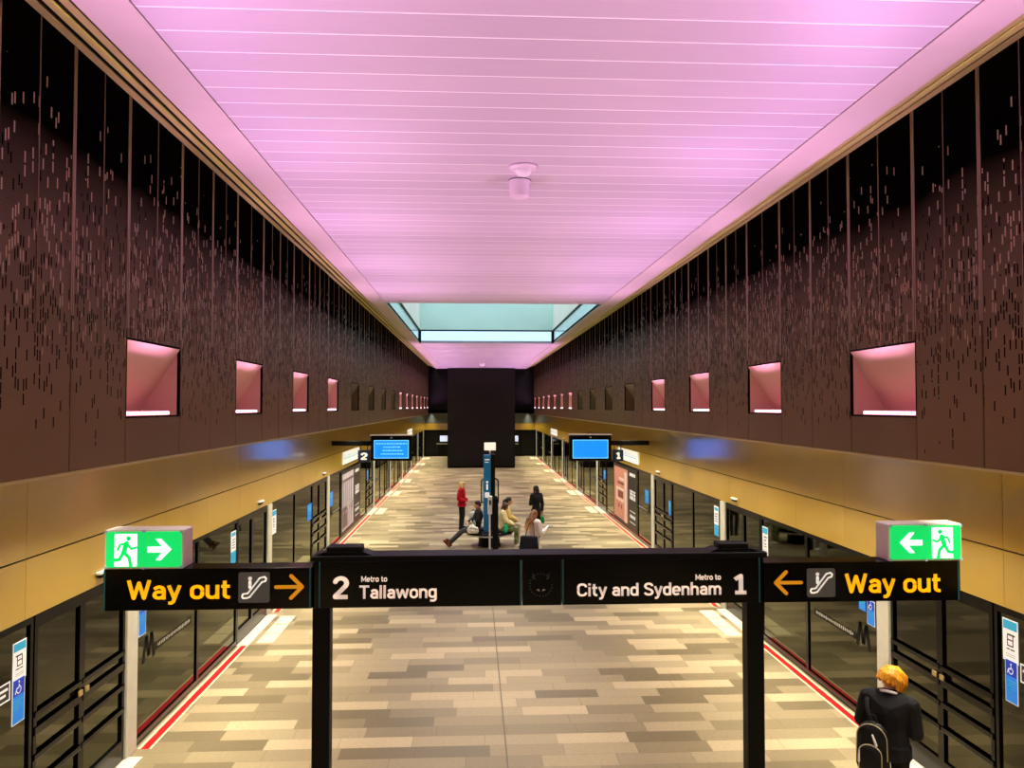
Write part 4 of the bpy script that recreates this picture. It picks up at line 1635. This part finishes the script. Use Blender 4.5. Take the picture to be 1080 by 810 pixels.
def person(loc, rz, label, J, s=1.0, topm=None, botm=None, shoem=None, hairm=None, hair='short', slim=1.0, pad=0.022,
           topz=None, voxel=0.011, curl=0.35, handdir=None, skirt=False, sleeves=True, group=None):
    j = {k: V(v) * s for k, v in J.items() if not isinstance(v, (int, float))}
    RH = Euler((-math.radians(J['hp']), 0, math.radians(J['hy'])), 'XYZ').to_matrix()
    hc = j['head']
    A = 0.045 * slim * s

    def hp(x, y, z):
        return hc + RH @ (V((x, y, z)) * s)

    bm = bmesh.new()
    # torso
    def torso(pd, low=True):
        R = None
        hull(bm, (j['pelvis'], (0.150 * slim * s + pd, 0.105 * s + pd, 0.10 * s + pd)), (j['pelvis'].lerp(j['chest'], .5), (0.125 * slim * s + pd, 0.095 * s + pd, 0.09 * s)))
        hull(bm, (j['pelvis'].lerp(j['chest'], .5), (0.125 * slim * s + pd, 0.095 * s + pd, 0.09 * s)), (j['chest'], (0.150 * slim * s + pd, 0.112 * s + pd, 0.11 * s + pd)))
        hull(bm, (j['chest'], (0.150 * slim * s + pd, 0.112 * s + pd, 0.11 * s + pd)), (j['sL'] * .85 + j['neck'] * .15, 0.055 * s + pd), (j['sR'] * .85 + j['neck'] * .15, 0.055 * s + pd))
        hull(bm, (j['sL'], 0.05 * s + pd * .8), (j['sR'], 0.05 * s + pd * .8), (j['neck'], 0.052 * s + pd * .5))
    torso(0)
    cap(bm, j['neck'], hp(0, -.02, -.06), 0.054 * s, 0.052 * s)
    # head: skull, face wedge, jaw, nose, brow, ears
    hull(bm, (hp(0, -.012, .028), (.076 * s, .094 * s, .090 * s), RH), (hp(0, .012, -.02), (.066 * s, .080 * s, .075 * s), RH))
    hull(bm, (hp(0, .02, -.02), (.062 * s, .070 * s, .06 * s), RH), (hp(0, .050, -.082), (.032 * s, .034 * s, .026 * s), RH))
    hull(bm, (hp(0, .088, .012), .009 * s), (hp(0, .106, -.024), .012 * s), (hp(-.012, .092, -.03), .009 * s), (hp(.012, .092, -.03), .009 * s))
    hull(bm, (hp(-.035, .078, .026), .011 * s), (hp(.035, .078, .026), .011 * s))
    for sx in (-1, 1):
        hull(bm, (hp(sx * .074, -.012, .012), (.010 * s, .020 * s, .028 * s), RH), (hp(sx * .070, -.004, -.022), (.008 * s, .012 * s, .012 * s), RH))
    # arms
    for q in 'LR':
        cap(bm, j['s' + q], j['e' + q], 0.048 * s * slim, 0.038 * s)
        cap(bm, j['e' + q], j['w' + q], 0.038 * s, 0.025 * s)
        fd = (j['w' + q] - j['e' + q])
        hd, hu = fd, V((0, 0.3, 1)) if fd.normalized().z > -0.7 else V((1 if q == 'R' else -1, 0, 0.1))
        if handdir and q in handdir:
            hd, hu = V(handdir[q][0]), V(handdir[q][1])
        hand(bm, j['w' + q], hd, hu, -1 if q == 'R' else 1, curl)
    # legs and feet
    for q in 'LR':
        cap(bm, j['h' + q], j['k' + q], 0.080 * s, 0.054 * s)
        mid = j['k' + q].lerp(j['a' + q], .35) + (V((0, -.012, 0)) * s)
        hull(bm, (j['k' + q], 0.053 * s), (mid, 0.052 * s))
        hull(bm, (mid, 0.052 * s), (j['a' + q], 0.036 * s))
        hull(bm, (j['a' + q], 0.034 * s), (j['a' + q] + (V((0, 0, -.045)) * s), 0.034 * s), (j['t' + q], (0.038 * s, 0.045 * s, 0.022 * s)))
    body = fuse('person', bm, voxel, 3, SKIN)
    body.location = loc
    body.rotation_euler = (0, 0, rz)
    tag(body, label, 'person', group)
    # eyes and mouth
    for sx in (-1, 1):
        bm = bmesh.new()
        bmesh.ops.create_uvsphere(bm, u_segments=12, v_segments=8, radius=0.011 * s)
        o = newmesh('eye', bm, EYEM, body, True)
        o.location = hp(sx * .031, .081, .004)
    bm = bmesh.new()
    hull(bm, (hp(-.016, .083, -.052), .006 * s), (hp(.016, .083, -.052), .006 * s), (hp(0, .087, -.052), .008 * s))
    newmesh('mouth', bm, LIPM, body, True)
    # trousers
    bm = bmesh.new()
    tp = 0.016
    hull(bm, (j['pelvis'], (0.150 * slim * s + tp, 0.105 * s + tp, 0.10 * s)), (j['hL'], .082 * s + tp), (j['hR'], .082 * s + tp))
    for q in 'LR':
        hull(bm, (j['h' + q], 0.083 * s + tp), (j['k' + q], 0.058 * s + tp))
        hull(bm, (j['k' + q], 0.058 * s + tp), (j['k' + q].lerp(j['a' + q], .92), 0.048 * s + tp))
    fuse('trousers', bm, voxel, 2, botm, body)
    # top
    bm = bmesh.new()
    torso(pad)
    if topz:
        lo = j['pelvis'] + V((0, 0, topz))
        hull(bm, (j['pelvis'], (0.152 * slim * s + pad * 1.3, 0.108 * s + pad * 1.3, 0.06)), (lo, (0.155 * slim * s + pad * 1.3, 0.11 * s + pad * 1.3, 0.03)))
    for q in 'LR':
        cap(bm, j['s' + q], j['e' + q], 0.05 * s * slim + pad, 0.042 * s + pad)
        if sleeves:
            hull(bm, (j['e' + q], 0.042 * s + pad), (j['e' + q].lerp(j['w' + q], .93), 0.030 * s + pad * .8))
    top = fuse('jacket', bm, voxel, 2, topm, body)
    # shoes
    for q in 'LR':
        bm = bmesh.new()
        a = j['a' + q]
        t = j['t' + q]
        heel = a + V((0, -.035, -.055)) * s if (t - a).z > -.12 else a + V((0, -.03, -.05)) * s
        hull(bm, (a + V((0, 0, -.01)), 0.045 * s), (heel, 0.042 * s), (a.lerp(t, .55), (.046 * s, .05 * s, .044 * s)), (t, (0.046 * s, 0.058 * s, 0.032 * s)))
        fuse('shoe', bm, 0.009, 1, shoem, body)
    # hair
    bm = bmesh.new()
    rnd = random.Random(sum(map(ord, label)))
    hull(bm, (hp(0, -.022, .042), (.086 * s, .098 * s, .092 * s), RH), (hp(0, -.05, .0), (.080 * s, .070 * s, .075 * s), RH))
    if hair == 'bob':
        for sx in (-1, 1):
            hull(bm, (hp(sx * .070, -.01, .03), (.024 * s, .06 * s, .05 * s), RH), (hp(sx * .078, .0, -.10), (.022 * s, .045 * s, .03 * s), RH))
        hull(bm, (hp(0, -.085, .0), (.075 * s, .035 * s, .06 * s), RH), (hp(0, -.085, -.10), (.078 * s, .03 * s, .03 * s), RH))
        hull(bm, (hp(-.03, .07, .075), .022 * s), (hp(.05, .06, .07), .022 * s), (hp(.02, .03, .11), .02 * s))
    elif hair == 'long':
        for sx in (-1, 1):
            hull(bm, (hp(sx * .068, -.02, .03), (.024 * s, .055 * s, .05 * s), RH), (hp(sx * .085, -.03, -.18), (.030 * s, .045 * s, .04 * s), RH))
        hull(bm, (hp(0, -.085, .02), (.080 * s, .04 * s, .06 * s), RH), (hp(0, -.125, -.20), (.115 * s, .045 * s, .05 * s)))
        hull(bm, (hp(0, -.125, -.20), (.115 * s, .045 * s, .05 * s)), (hp(0, -.14, -.42), (.085 * s, .035 * s, .05 * s)))
        for i in range(16):
            u = rnd.uniform(-.10, .10)
            cap(bm, hp(u, -.15, -.15), hp(u * 1.1 + rnd.uniform(-.02, .02), -.165, -.42 - rnd.uniform(0, .08)), .016 * s, .008 * s)
    elif hair == 'ponytail':
        hull(bm, (hp(0, -.11, .02), .035 * s), (hp(0, -.155, -.01), .03 * s))
        hull(bm, (hp(0, -.155, -.01), .034 * s), (hp(0, -.17, -.14), .02 * s))
    elif hair == 'mop':
        # thick straight hair falling from the crown, a fringe over the face
        cr = hp(-.01, -.03, .14)
        for i in range(64):
            an = 2 * PI * i / 64 + rnd.uniform(-.05, .05)
            ca, sa = math.cos(an), math.sin(an)
            drop = -.045 if sa > -.2 else -.035
            drop += rnd.uniform(-.018, .018) + (0.03 if sa > .8 else 0)
            p1 = hp(.088 * ca, -.02 + .104 * sa, .105)
            p2 = hp(.120 * ca, -.02 + .140 * sa, .03)
            p3 = hp(.122 * ca, -.02 + .142 * sa, drop - .01)
            r = .017 * s
            cap(bm, cr, p1, .022 * s, r)
            cap(bm, p1, p2, r, r)
            cap(bm, p2, p3, r, .008 * s)
    else:
        for i in range(30):
            an = rnd.uniform(0, 2 * PI)
            ca, sa = math.cos(an), math.sin(an)
            cap(bm, hp(.06 * ca, -.03 + .07 * sa, .10), hp(.084 * ca, -.03 + .096 * sa, .045 + rnd.uniform(-.02, .02)), .018 * s, .012 * s)
        hull(bm, (hp(0, -.095, .0), (.065 * s, .03 * s, .05 * s), RH), (hp(0, -.085, -.055), (.05 * s, .025 * s, .02 * s), RH))
    fuse('hair', bm, min(voxel, 0.009), 1, hairm, body)
    return body


def hairmat(name, c0, c1, sc=60, rough=0.45):
    m = mat(name, c0, rough)
    g = NB(m)
    x, y, z = g.xyz()
    n = g.noise(g.comb(g.math('MULTIPLY', x, 1.0), y, g.math('MULTIPLY', z, 0.18)), sc, 3)
    col = g.ramp(n, [(0.38, c0), (0.62, c1)])
    m.node_tree.links.new(col, m.node_tree.nodes['Principled BSDF'].inputs['Base Color'])
    return m


def cloth(name, c, vary=0.18, scale=9, rough=0.8):
    return mat(name, c, rough, vary=vary, scale=scale, spec=0.25)


blackc = cloth('black_cotton', rgb(22, 22, 25), 0.25)
darkc = cloth('dark_trousers', rgb(20, 20, 23), 0.2)

# person near the right doors, seen from behind, reading a phone
NYP = 7.72
np_ = atY(938, 760, NYP)
NR = math.radians(-42)
sN = 1.0
J = stand(head=(.02, .10, 1.525), neck=(0, .02, 1.415), chest=(0, -.01, 1.26), hp=34, hy=-42,
          sL=(-.20, .0, 1.355), sR=(.20, .0, 1.355),
          eL=(-.27, .03, 1.10), wL=(-.10, .27, 1.10), eR=(.235, .03, 1.08), wR=(.12, .27, 1.09))
near = person((np_.x, np_.y, 0), NR, 'person in black with orange hair and a backpack, reading a phone by the right doors', J, sN,
              blackc, darkc, cloth('black_shoe', rgb(16, 16, 16)), hairmat('orange_hair', rgb(206, 120, 10), rgb(252, 184, 40)), 'mop',
              1.06, 0.036, topz=-0.12, voxel=0.0075, curl=0.55,
              handdir={'L': ((0.65, 0.75, 0.1), (-.6, .2, .6)), 'R': ((-.45, 0.85, 0.15), (.6, .2, .6))})
# collar of a white shirt under the jacket
bm = bmesh.new()
for i in range(20):
    a0, a1 = 2 * PI * i / 20, 2 * PI * (i + 1) / 20
    c = V((0, .015, 1.435)) * sN
    f = lambda a: c + V((.080 * math.cos(a), .072 * math.sin(a), -.035 * math.sin(a)))
    cap(bm, f(a0), f(a1), .016, .016)
fuse('shirt_collar', bm, 0.006, 1, M['white'], near)


def local_to_world(o, p):
    return Matrix.Translation(o.location) @ o.rotation_euler.to_matrix().to_4x4() @ V(p)


# phone in the near person's hands
pw = local_to_world(near, (0.015, 0.372, 1.175))
ph = thing('phone', pw, 'pale phone held by the person with orange hair', 'phone', rz=NR)
bm = bmesh.new()
box(bm, -.038, .038, -.075, .075, -.005, .004, 0, 0.003)
o = newmesh('case', bm, M['white'], ph)
o.rotation_euler = (math.radians(38), 0, 0)
bm = bmesh.new()
box(bm, -.034, .034, -.069, .069, .0042, .0055)
o = newmesh('display', bm, mat('phone_display', rgb(190, 200, 215), 0.2, emit=rgb(215, 222, 235), strength=0.7), ph)
o.rotation_euler = (math.radians(38), 0, 0)

# small backpack
BPS = 1.38
zip_m = mat('pale_zip', rgb(206, 196, 160), 0.35, 0.4)
pw = local_to_world(near, (-0.10, -.232, 1.0))
bp = thing('backpack', (pw.x, pw.y, pw.z - .36), 'small black backpack with pale zips on the back of the person with orange hair', 'backpack', rz=NR)
bm = bmesh.new()
hull(bm, ((0, 0, .09), (.155, .075, .09)), ((0, .0, .30), (.145, .07, .11)))
hull(bm, ((0, -.06, .10), (.12, .05, .08)), ((0, -.06, .19), (.11, .045, .06)))
fuse('bag_body', bm, 0.008, 2, cloth('black_nylon', rgb(18, 18, 19), 0.3, 14, 0.5), bp)
bm = bmesh.new()
for R_, zz, yy, zc_ in ((0.135, 0.29, -.052, .145), (0.10, 0.20, -.108, .085)):
    pts = [V((R_ * math.cos(a), yy, zz + zc_ * math.sin(a) * .72)) for a in [PI * i / 14 for i in range(15)]]
    pts = [V((R_ * 1.02, yy, zz - .13))] + pts + [V((-R_ * 1.02, yy, zz - .13))]
    for p, q in zip(pts, pts[1:]):
        cap(bm, p, q, .0042, .0042)
newmesh('zip', bm, zip_m, bp, True)
bm = bmesh.new()
cap(bm, (.02, -.10, .33), (.055, -.115, .27), .009, .012)
cap(bm, (-.10, -.10, .20), (-.10, -.115, .13), .008, .011)
newmesh('zip_puller', bm, M['white'], bp, True)
bm = bmesh.new()
sp = [V((-.03, .03, .40)), V((-.06, .06, .46)), V((-.08, .115, .515)), V((-.08, .20, .545)), V((-.08, .27, .54))]
for p, q in zip(sp, sp[1:]):
    hull(bm, (p, (.020, .008, .008)), (q, (.020, .008, .008)))
newmesh('strap', bm, blackc, bp, True)
bm = bmesh.new()
for i in range(8):
    a0, a1 = PI * i / 8, PI * (i + 1) / 8
    cap(bm, (.035 * math.cos(a0), .0, .40 + .05 * math.sin(a0)), (.035 * math.cos(a1), .0, .40 + .05 * math.sin(a1)), .008, .008)
newmesh('carry_loop', bm, blackc, bp, True)
bp.scale = (1.06, 1.0, BPS)

# woman in the red jacket
f = atZ(487, 558, 0)
person((f.x, f.y, 0), math.radians(-103), 'person with blond bob in a red jacket and black trousers standing left of the bench',
       stand(eL=(-.22, -.06, 1.12), wL=(-.15, .16, 1.03), eR=(.22, -.06, 1.12), wR=(.16, .16, 1.02), kL=(-.08, .03, .5), kR=(.08, .0, .5)), 0.985,
       cloth('red_jacket', rgb(176, 12, 30), 0.2, 8), darkc, cloth('black_shoe2', rgb(18, 18, 18)), hairmat('blond_hair', rgb(206, 160, 82), rgb(244, 212, 140)), 'bob', 1.05, 0.04, topz=-.10)

# seated, legs stretched out to the left
person((bx - .40, BY - .22, 0), math.radians(100), 'person in black seated on the bench with legs stretched out and brown shoes',
       sit(chest=(0, -.07, .93), neck=(0, -.07, 1.10), head=(0, -.02, 1.25), sL=(-.18, -.07, 1.04), sR=(.18, -.07, 1.04), hp=12,
           eL=(-.24, .02, .80), eR=(.24, .02, .80), wL=(-.10, .22, .74), wR=(.10, .22, .74),
           kL=(-.10, .44, .50), kR=(.10, .43, .47), aL=(-.08, .82, .16), aR=(.06, .85, .11), tL=(-.09, .90, .27), tR=(.06, .95, .21)), 1.04,
       blackc, cloth('grey_trousers', rgb(58, 58, 58)), cloth('brown_shoe', rgb(112, 58, 28)), hairmat('black_hair', rgb(14, 10, 9), rgb(40, 30, 26)), 'short', 1.05, 0.03)

# yellow hoodie, further side of the bench
person((bx + .47, BY + .40, 0), math.radians(-86), 'person in pale yellow hoodie with dark ponytail, seated on far side of bench',
       sit(chest=(0, .05, .93), neck=(0, .10, 1.09), head=(0, .16, 1.24), sL=(-.18, .07, 1.03), sR=(.18, .07, 1.03), hp=8,
           eL=(-.22, .18, .80), eR=(.22, .18, .80), wL=(-.06, .38, .68), wR=(.07, .38, .68)), 1.07,
       cloth('yellow_hoodie', rgb(226, 196, 116), 0.12, 9), cloth('pale_grey_trousers', rgb(196, 182, 160), 0.12), cloth('white_shoe', rgb(228, 222, 212), 0.06), hairmat('dark_hair', rgb(16, 12, 12), rgb(46, 36, 32)), 'ponytail', 1.08, 0.038)
# cream top, green trousers, nearer side
gm = cloth('patterned_trousers', rgb(120, 128, 84), 0.75, 16)
person((bx + .40, BY - .20, 0), math.radians(-94), 'person in a cream top and mottled green trousers seated behind the black post',
       sit(chest=(0, .03, .93), neck=(0, .07, 1.09), head=(0, .10, 1.24), hp=20, eL=(-.23, .12, .80), eR=(.23, .12, .80), wL=(-.07, .32, .70), wR=(.08, .32, .70), aL=(-.10, .46, .09), tL=(-.11, .61, .03), aR=(.10, .44, .09), tR=(.11, .59, .03)), 1.0,
       cloth('cream_top', rgb(232, 212, 160), 0.1, 9), gm, bpy.data.materials['white_shoe'], hairmat('brown_hair', rgb(40, 22, 14), rgb(84, 52, 36)), 'bob', 1.0, 0.03)

# standing in black with a green bag
f = atZ(565.5, 566.5, 0)
pb = person((f.x, f.y, 0), math.radians(28), 'person in black with black hair standing with a green bag right of the bench',
            stand(wR=(.25, .02, .86), eL=(-.22, .0, 1.12), wL=(-.10, .20, 1.14), hp=10, aR=(.07, -.02, .09), aL=(-.07, -.02, .09), tR=(.08, .13, .03), tL=(-.08, .13, .03)), 1.0,
            blackc, darkc, bpy.data.materials['black_shoe'], bpy.data.materials['black_hair'], 'bob', 0.9, 0.024, topz=-.22)
w = local_to_world(pb, (.27, .03, .80))
gb = thing('carry_bag', (w.x, w.y, .44), 'small bright green bag hanging from the hand of the standing person in black', 'bag', rz=math.radians(28))
bm = bmesh.new()
hull(bm, ((0, 0, .04), (.05, .11, .04)), ((0, 0, .20), (.03, .10, .03)))
fuse('bag_body', bm, 0.01, 1, cloth('green_bag', rgb(20, 172, 84), 0.15), gb)
bm = bmesh.new()
for i in range(8):
    a0, a1 = PI * i / 8, PI * (i + 1) / 8
    cap(bm, (0, .06 * math.cos(a0), .21 + .14 * math.sin(a0)), (0, .06 * math.cos(a1), .21 + .14 * math.sin(a1)), .008, .008)
newmesh('handle', bm, bpy.data.materials['green_bag'], gb, True)

# long hair, white top, phone, dark shoulder bag
LY = 20.1
f = atY(563, 600, LY)
lm = hairmat('long_hair', rgb(92, 58, 34), rgb(150, 100, 56), 40)
g = NB(lm)
zz = g.xyz()[2]
lb = lm.node_tree.nodes['Principled BSDF']
src = lb.inputs['Base Color'].links[0].from_socket
gr = g.math('MULTIPLY', g.math('SUBTRACT', 1.42, zz), 3.4)
gr = g.math('MINIMUM', 1.0, g.math('MAXIMUM', 0.0, gr))
lm.node_tree.links.new(g.mixc(gr, src, rgb(214, 168, 96)), lb.inputs['Base Color'])
lw = person((f.x, f.y, 0), math.radians(-48), 'person with long two-tone hair in a white top holding a phone, nearest the black sign',
            stand(eR=(.23, .03, 1.10), wR=(.14, .30, 1.16), eL=(-.23, .0, 1.10), wL=(-.06, .28, 1.12), hp=18, head=(0, .03, 1.585)), 0.97,
            cloth('white_top', rgb(236, 226, 222), 0.05), cloth('white_trousers', rgb(222, 214, 206), 0.06), bpy.data.materials['black_shoe2'], lm, 'long', 1.0, 0.032, topz=-.06, curl=0.5)
w = local_to_world(lw, (.09, .40, 1.17))
ph = thing('phone', w, 'dark phone held by the person with long two-tone hair', 'phone', rz=math.radians(-48))
bm = bmesh.new()
box(bm, -.038, .038, -.075, .075, -.005, .004, 0, 0.003)
o = newmesh('case', bm, M['navy'], ph)
o.rotation_euler = (math.radians(30), 0, 0)
bm = bmesh.new()
box(bm, -.034, .034, -.069, .069, .0042, .0055)
o = newmesh('display', bm, bpy.data.materials['phone_display'], ph)
o.rotation_euler = (math.radians(30), 0, 0)
w = V((f.x - .10, f.y - .34, 0))
bag = thing('shoulder_bag', (w.x - .05, w.y, .64), 'large dark navy shoulder bag hanging behind the person with long hair', 'bag', rz=math.radians(-12))
bm = bmesh.new()
hull(bm, ((-.20, 0, .06), (.06, .07, .06)), ((.20, 0, .06), (.06, .07, .06)), ((-.17, 0, .36), (.06, .05, .05)), ((.17, 0, .36), (.06, .05, .05)))
fuse('bag_body', bm, 0.012, 2, cloth('navy_leather', rgb(20, 22, 32), 0.3, 8, 0.45), bag)
bm = bmesh.new()
sp = [V((-.10, .03, .38)), V((-.06, .05, .56)), V((.0, .10, .70)), V((.06, .18, .76)), V((.10, .14, .66)), V((.12, .06, .55)), V((.13, .03, .38))]
for p, q in zip(sp, sp[1:]):
    cap(bm, p, q, .012, .012)
newmesh('strap', bm, bpy.data.materials['navy_leather'], bag, True)

# things on the bench
pbag = thing('plastic_bag', (bx - .52, BY - .60, .478), 'white plastic carrier bag on the bench in front of the person in black', 'bag')
bm = bmesh.new()
rnd = random.Random(5)
hull(bm, ((-.10, 0, .07), .07), ((.12, 0, .07), .07), ((0, .0, .22), .07))
for i in range(9):
    a = rnd.uniform(0, 2 * PI)
    c = V((.13 * math.cos(a), .05 * math.sin(a), rnd.uniform(.08, .2)))
    hull(bm, (c, .05), (c + V((rnd.uniform(-.03, .03), 0, rnd.uniform(-.05, .05))), .04))
fuse('bag_body', bm, 0.012, 1, cloth('white_plastic', rgb(232, 228, 214), 0.12, 18, 0.4), pbag)
for sx in (-.045, .045):
    bm = bmesh.new()
    for i in range(8):
        a0, a1 = PI * i / 8, PI * (i + 1) / 8
        cap(bm, (sx + .03 * math.cos(a0), 0, .26 + .13 * math.sin(a0)), (sx + .03 * math.cos(a1), 0, .26 + .13 * math.sin(a1)), .010, .010)
    newmesh('handle', bm, bpy.data.materials['white_plastic'], pbag, True)
bt = thing('bottle', (bx + .50, BY - .47, .477), 'green drink bottle standing on the bench beside the black post', 'bottle')
bm = bmesh.new()
lathe(bm, [(0, 0), (.055, 0), (.06, .02), (.06, .18), (.035, .24), (.03, .26), (0, .26)])
newmesh('bottle_body', bm, mat('green_bottle', rgb(20, 190, 120), 0.3), bt)
bm = bmesh.new()
lathe(bm, [(0, .261), (.034, .261), (.034, .30), (0, .30)])
newmesh('cap', bm, bpy.data.materials['green_bag'], bt)
gk = thing('grey_backpack', (bx - .50, BY + .25, .478), 'pale grey backpack standing on the bench behind the seated person in black', 'backpack')
bm = bmesh.new()
hull(bm, ((0, 0, .12), (.17, .12, .12)), ((0, 0, .46), (.15, .10, .11)))
hull(bm, ((-.02, -.10, .12), (.12, .06, .08)), ((-.02, -.10, .26), (.11, .05, .06)))
fuse('bag_body', bm, 0.012, 2, cloth('grey_canvas', rgb(186, 188, 184), 0.12, 8), gk)
bm = bmesh.new()
for i in range(8):
    a0, a1 = PI * i / 8, PI * (i + 1) / 8
    cap(bm, (.05 * math.cos(a0), 0, .55 + .06 * math.sin(a0)), (.05 * math.cos(a1), 0, .55 + .06 * math.sin(a1)), .01, .01)
newmesh('carry_loop', bm, M['navy'], gk, True)


# ------------------------------------------------------------------ lights
def area(name, loc, direction, sx, sy, power, col, spread=180):
    l = bpy.data.lights.new(name, 'AREA')
    l.shape = 'RECTANGLE'
    l.size, l.size_y = sx, sy
    l.energy = power
    l.color = col
    l.spread = math.radians(spread)
    o = bpy.data.objects.new(name, l)
    COL.objects.link(o)
    o.location = loc
    d = V(direction).normalized()
    # local y runs along the hall
    zax = -d
    yax = V((0, 1, 0))
    xax = yax.cross(zax).normalized()
    yax = zax.cross(xax)
    mm = Matrix((xax, yax, zax)).transposed().to_4x4()
    mm.translation = V(loc)
    o.matrix_world = mm
    return o


WARM = (1.0, 0.90, 0.66)
PINK = (1.0, 0.50, 0.99)
for sg, X, G in ((-1, XL, GL), (1, XR, GR)):
    # linear downlights in the soffit over the platform edge
    n = 6
    L = (YE - Y0) / n
    for i in range(n):
        area('edge_downlight', (X + sg * 0.36, Y0 + L * (i + .5), 3.89), (0, 0, -1), 0.14, L - 0.3, 250, WARM, 72)
    # linear lights added in the cove to brighten the platform floor
    n = 5
    L = (Y1 - Y0) / n
    for i in range(n):
        area('cove_fill_light', (X - sg * 0.335, Y0 + L * (i + .5), 7.25), (-sg * 0.50, 0, -1), 0.06, L - 0.3, 192, (1.0, 0.95, 0.78), 80)
    # pink uplights in the wall niches
    for k in LIT:
        y = NO + k * NP + NW * 0.45
        area('niche_uplight', (X - sg * 0.05, y, NZ0 + 0.03), (-sg * 0.74, 0, 1), 0.06, NW * 0.7, 52, PINK, 98)

w = bpy.data.worlds.new('sky')
S.world = w
w.use_nodes = True
bg = w.node_tree.nodes['Background']
bg.inputs[0].default_value = rgb(212, 230, 244)
bg.inputs[1].default_value = 1.9

S.view_settings.view_transform = 'Standard'
S.view_settings.look = 'None'
S.view_settings.exposure = 0.0
S.view_settings.gamma = 1.0
S.view_settings.use_curve_mapping = False
S.cycles.use_denoising = True
S.cycles.max_bounces = 8
S.cycles.transparent_max_bounces = 12
S.cycles.sample_clamp_indirect = 6.0
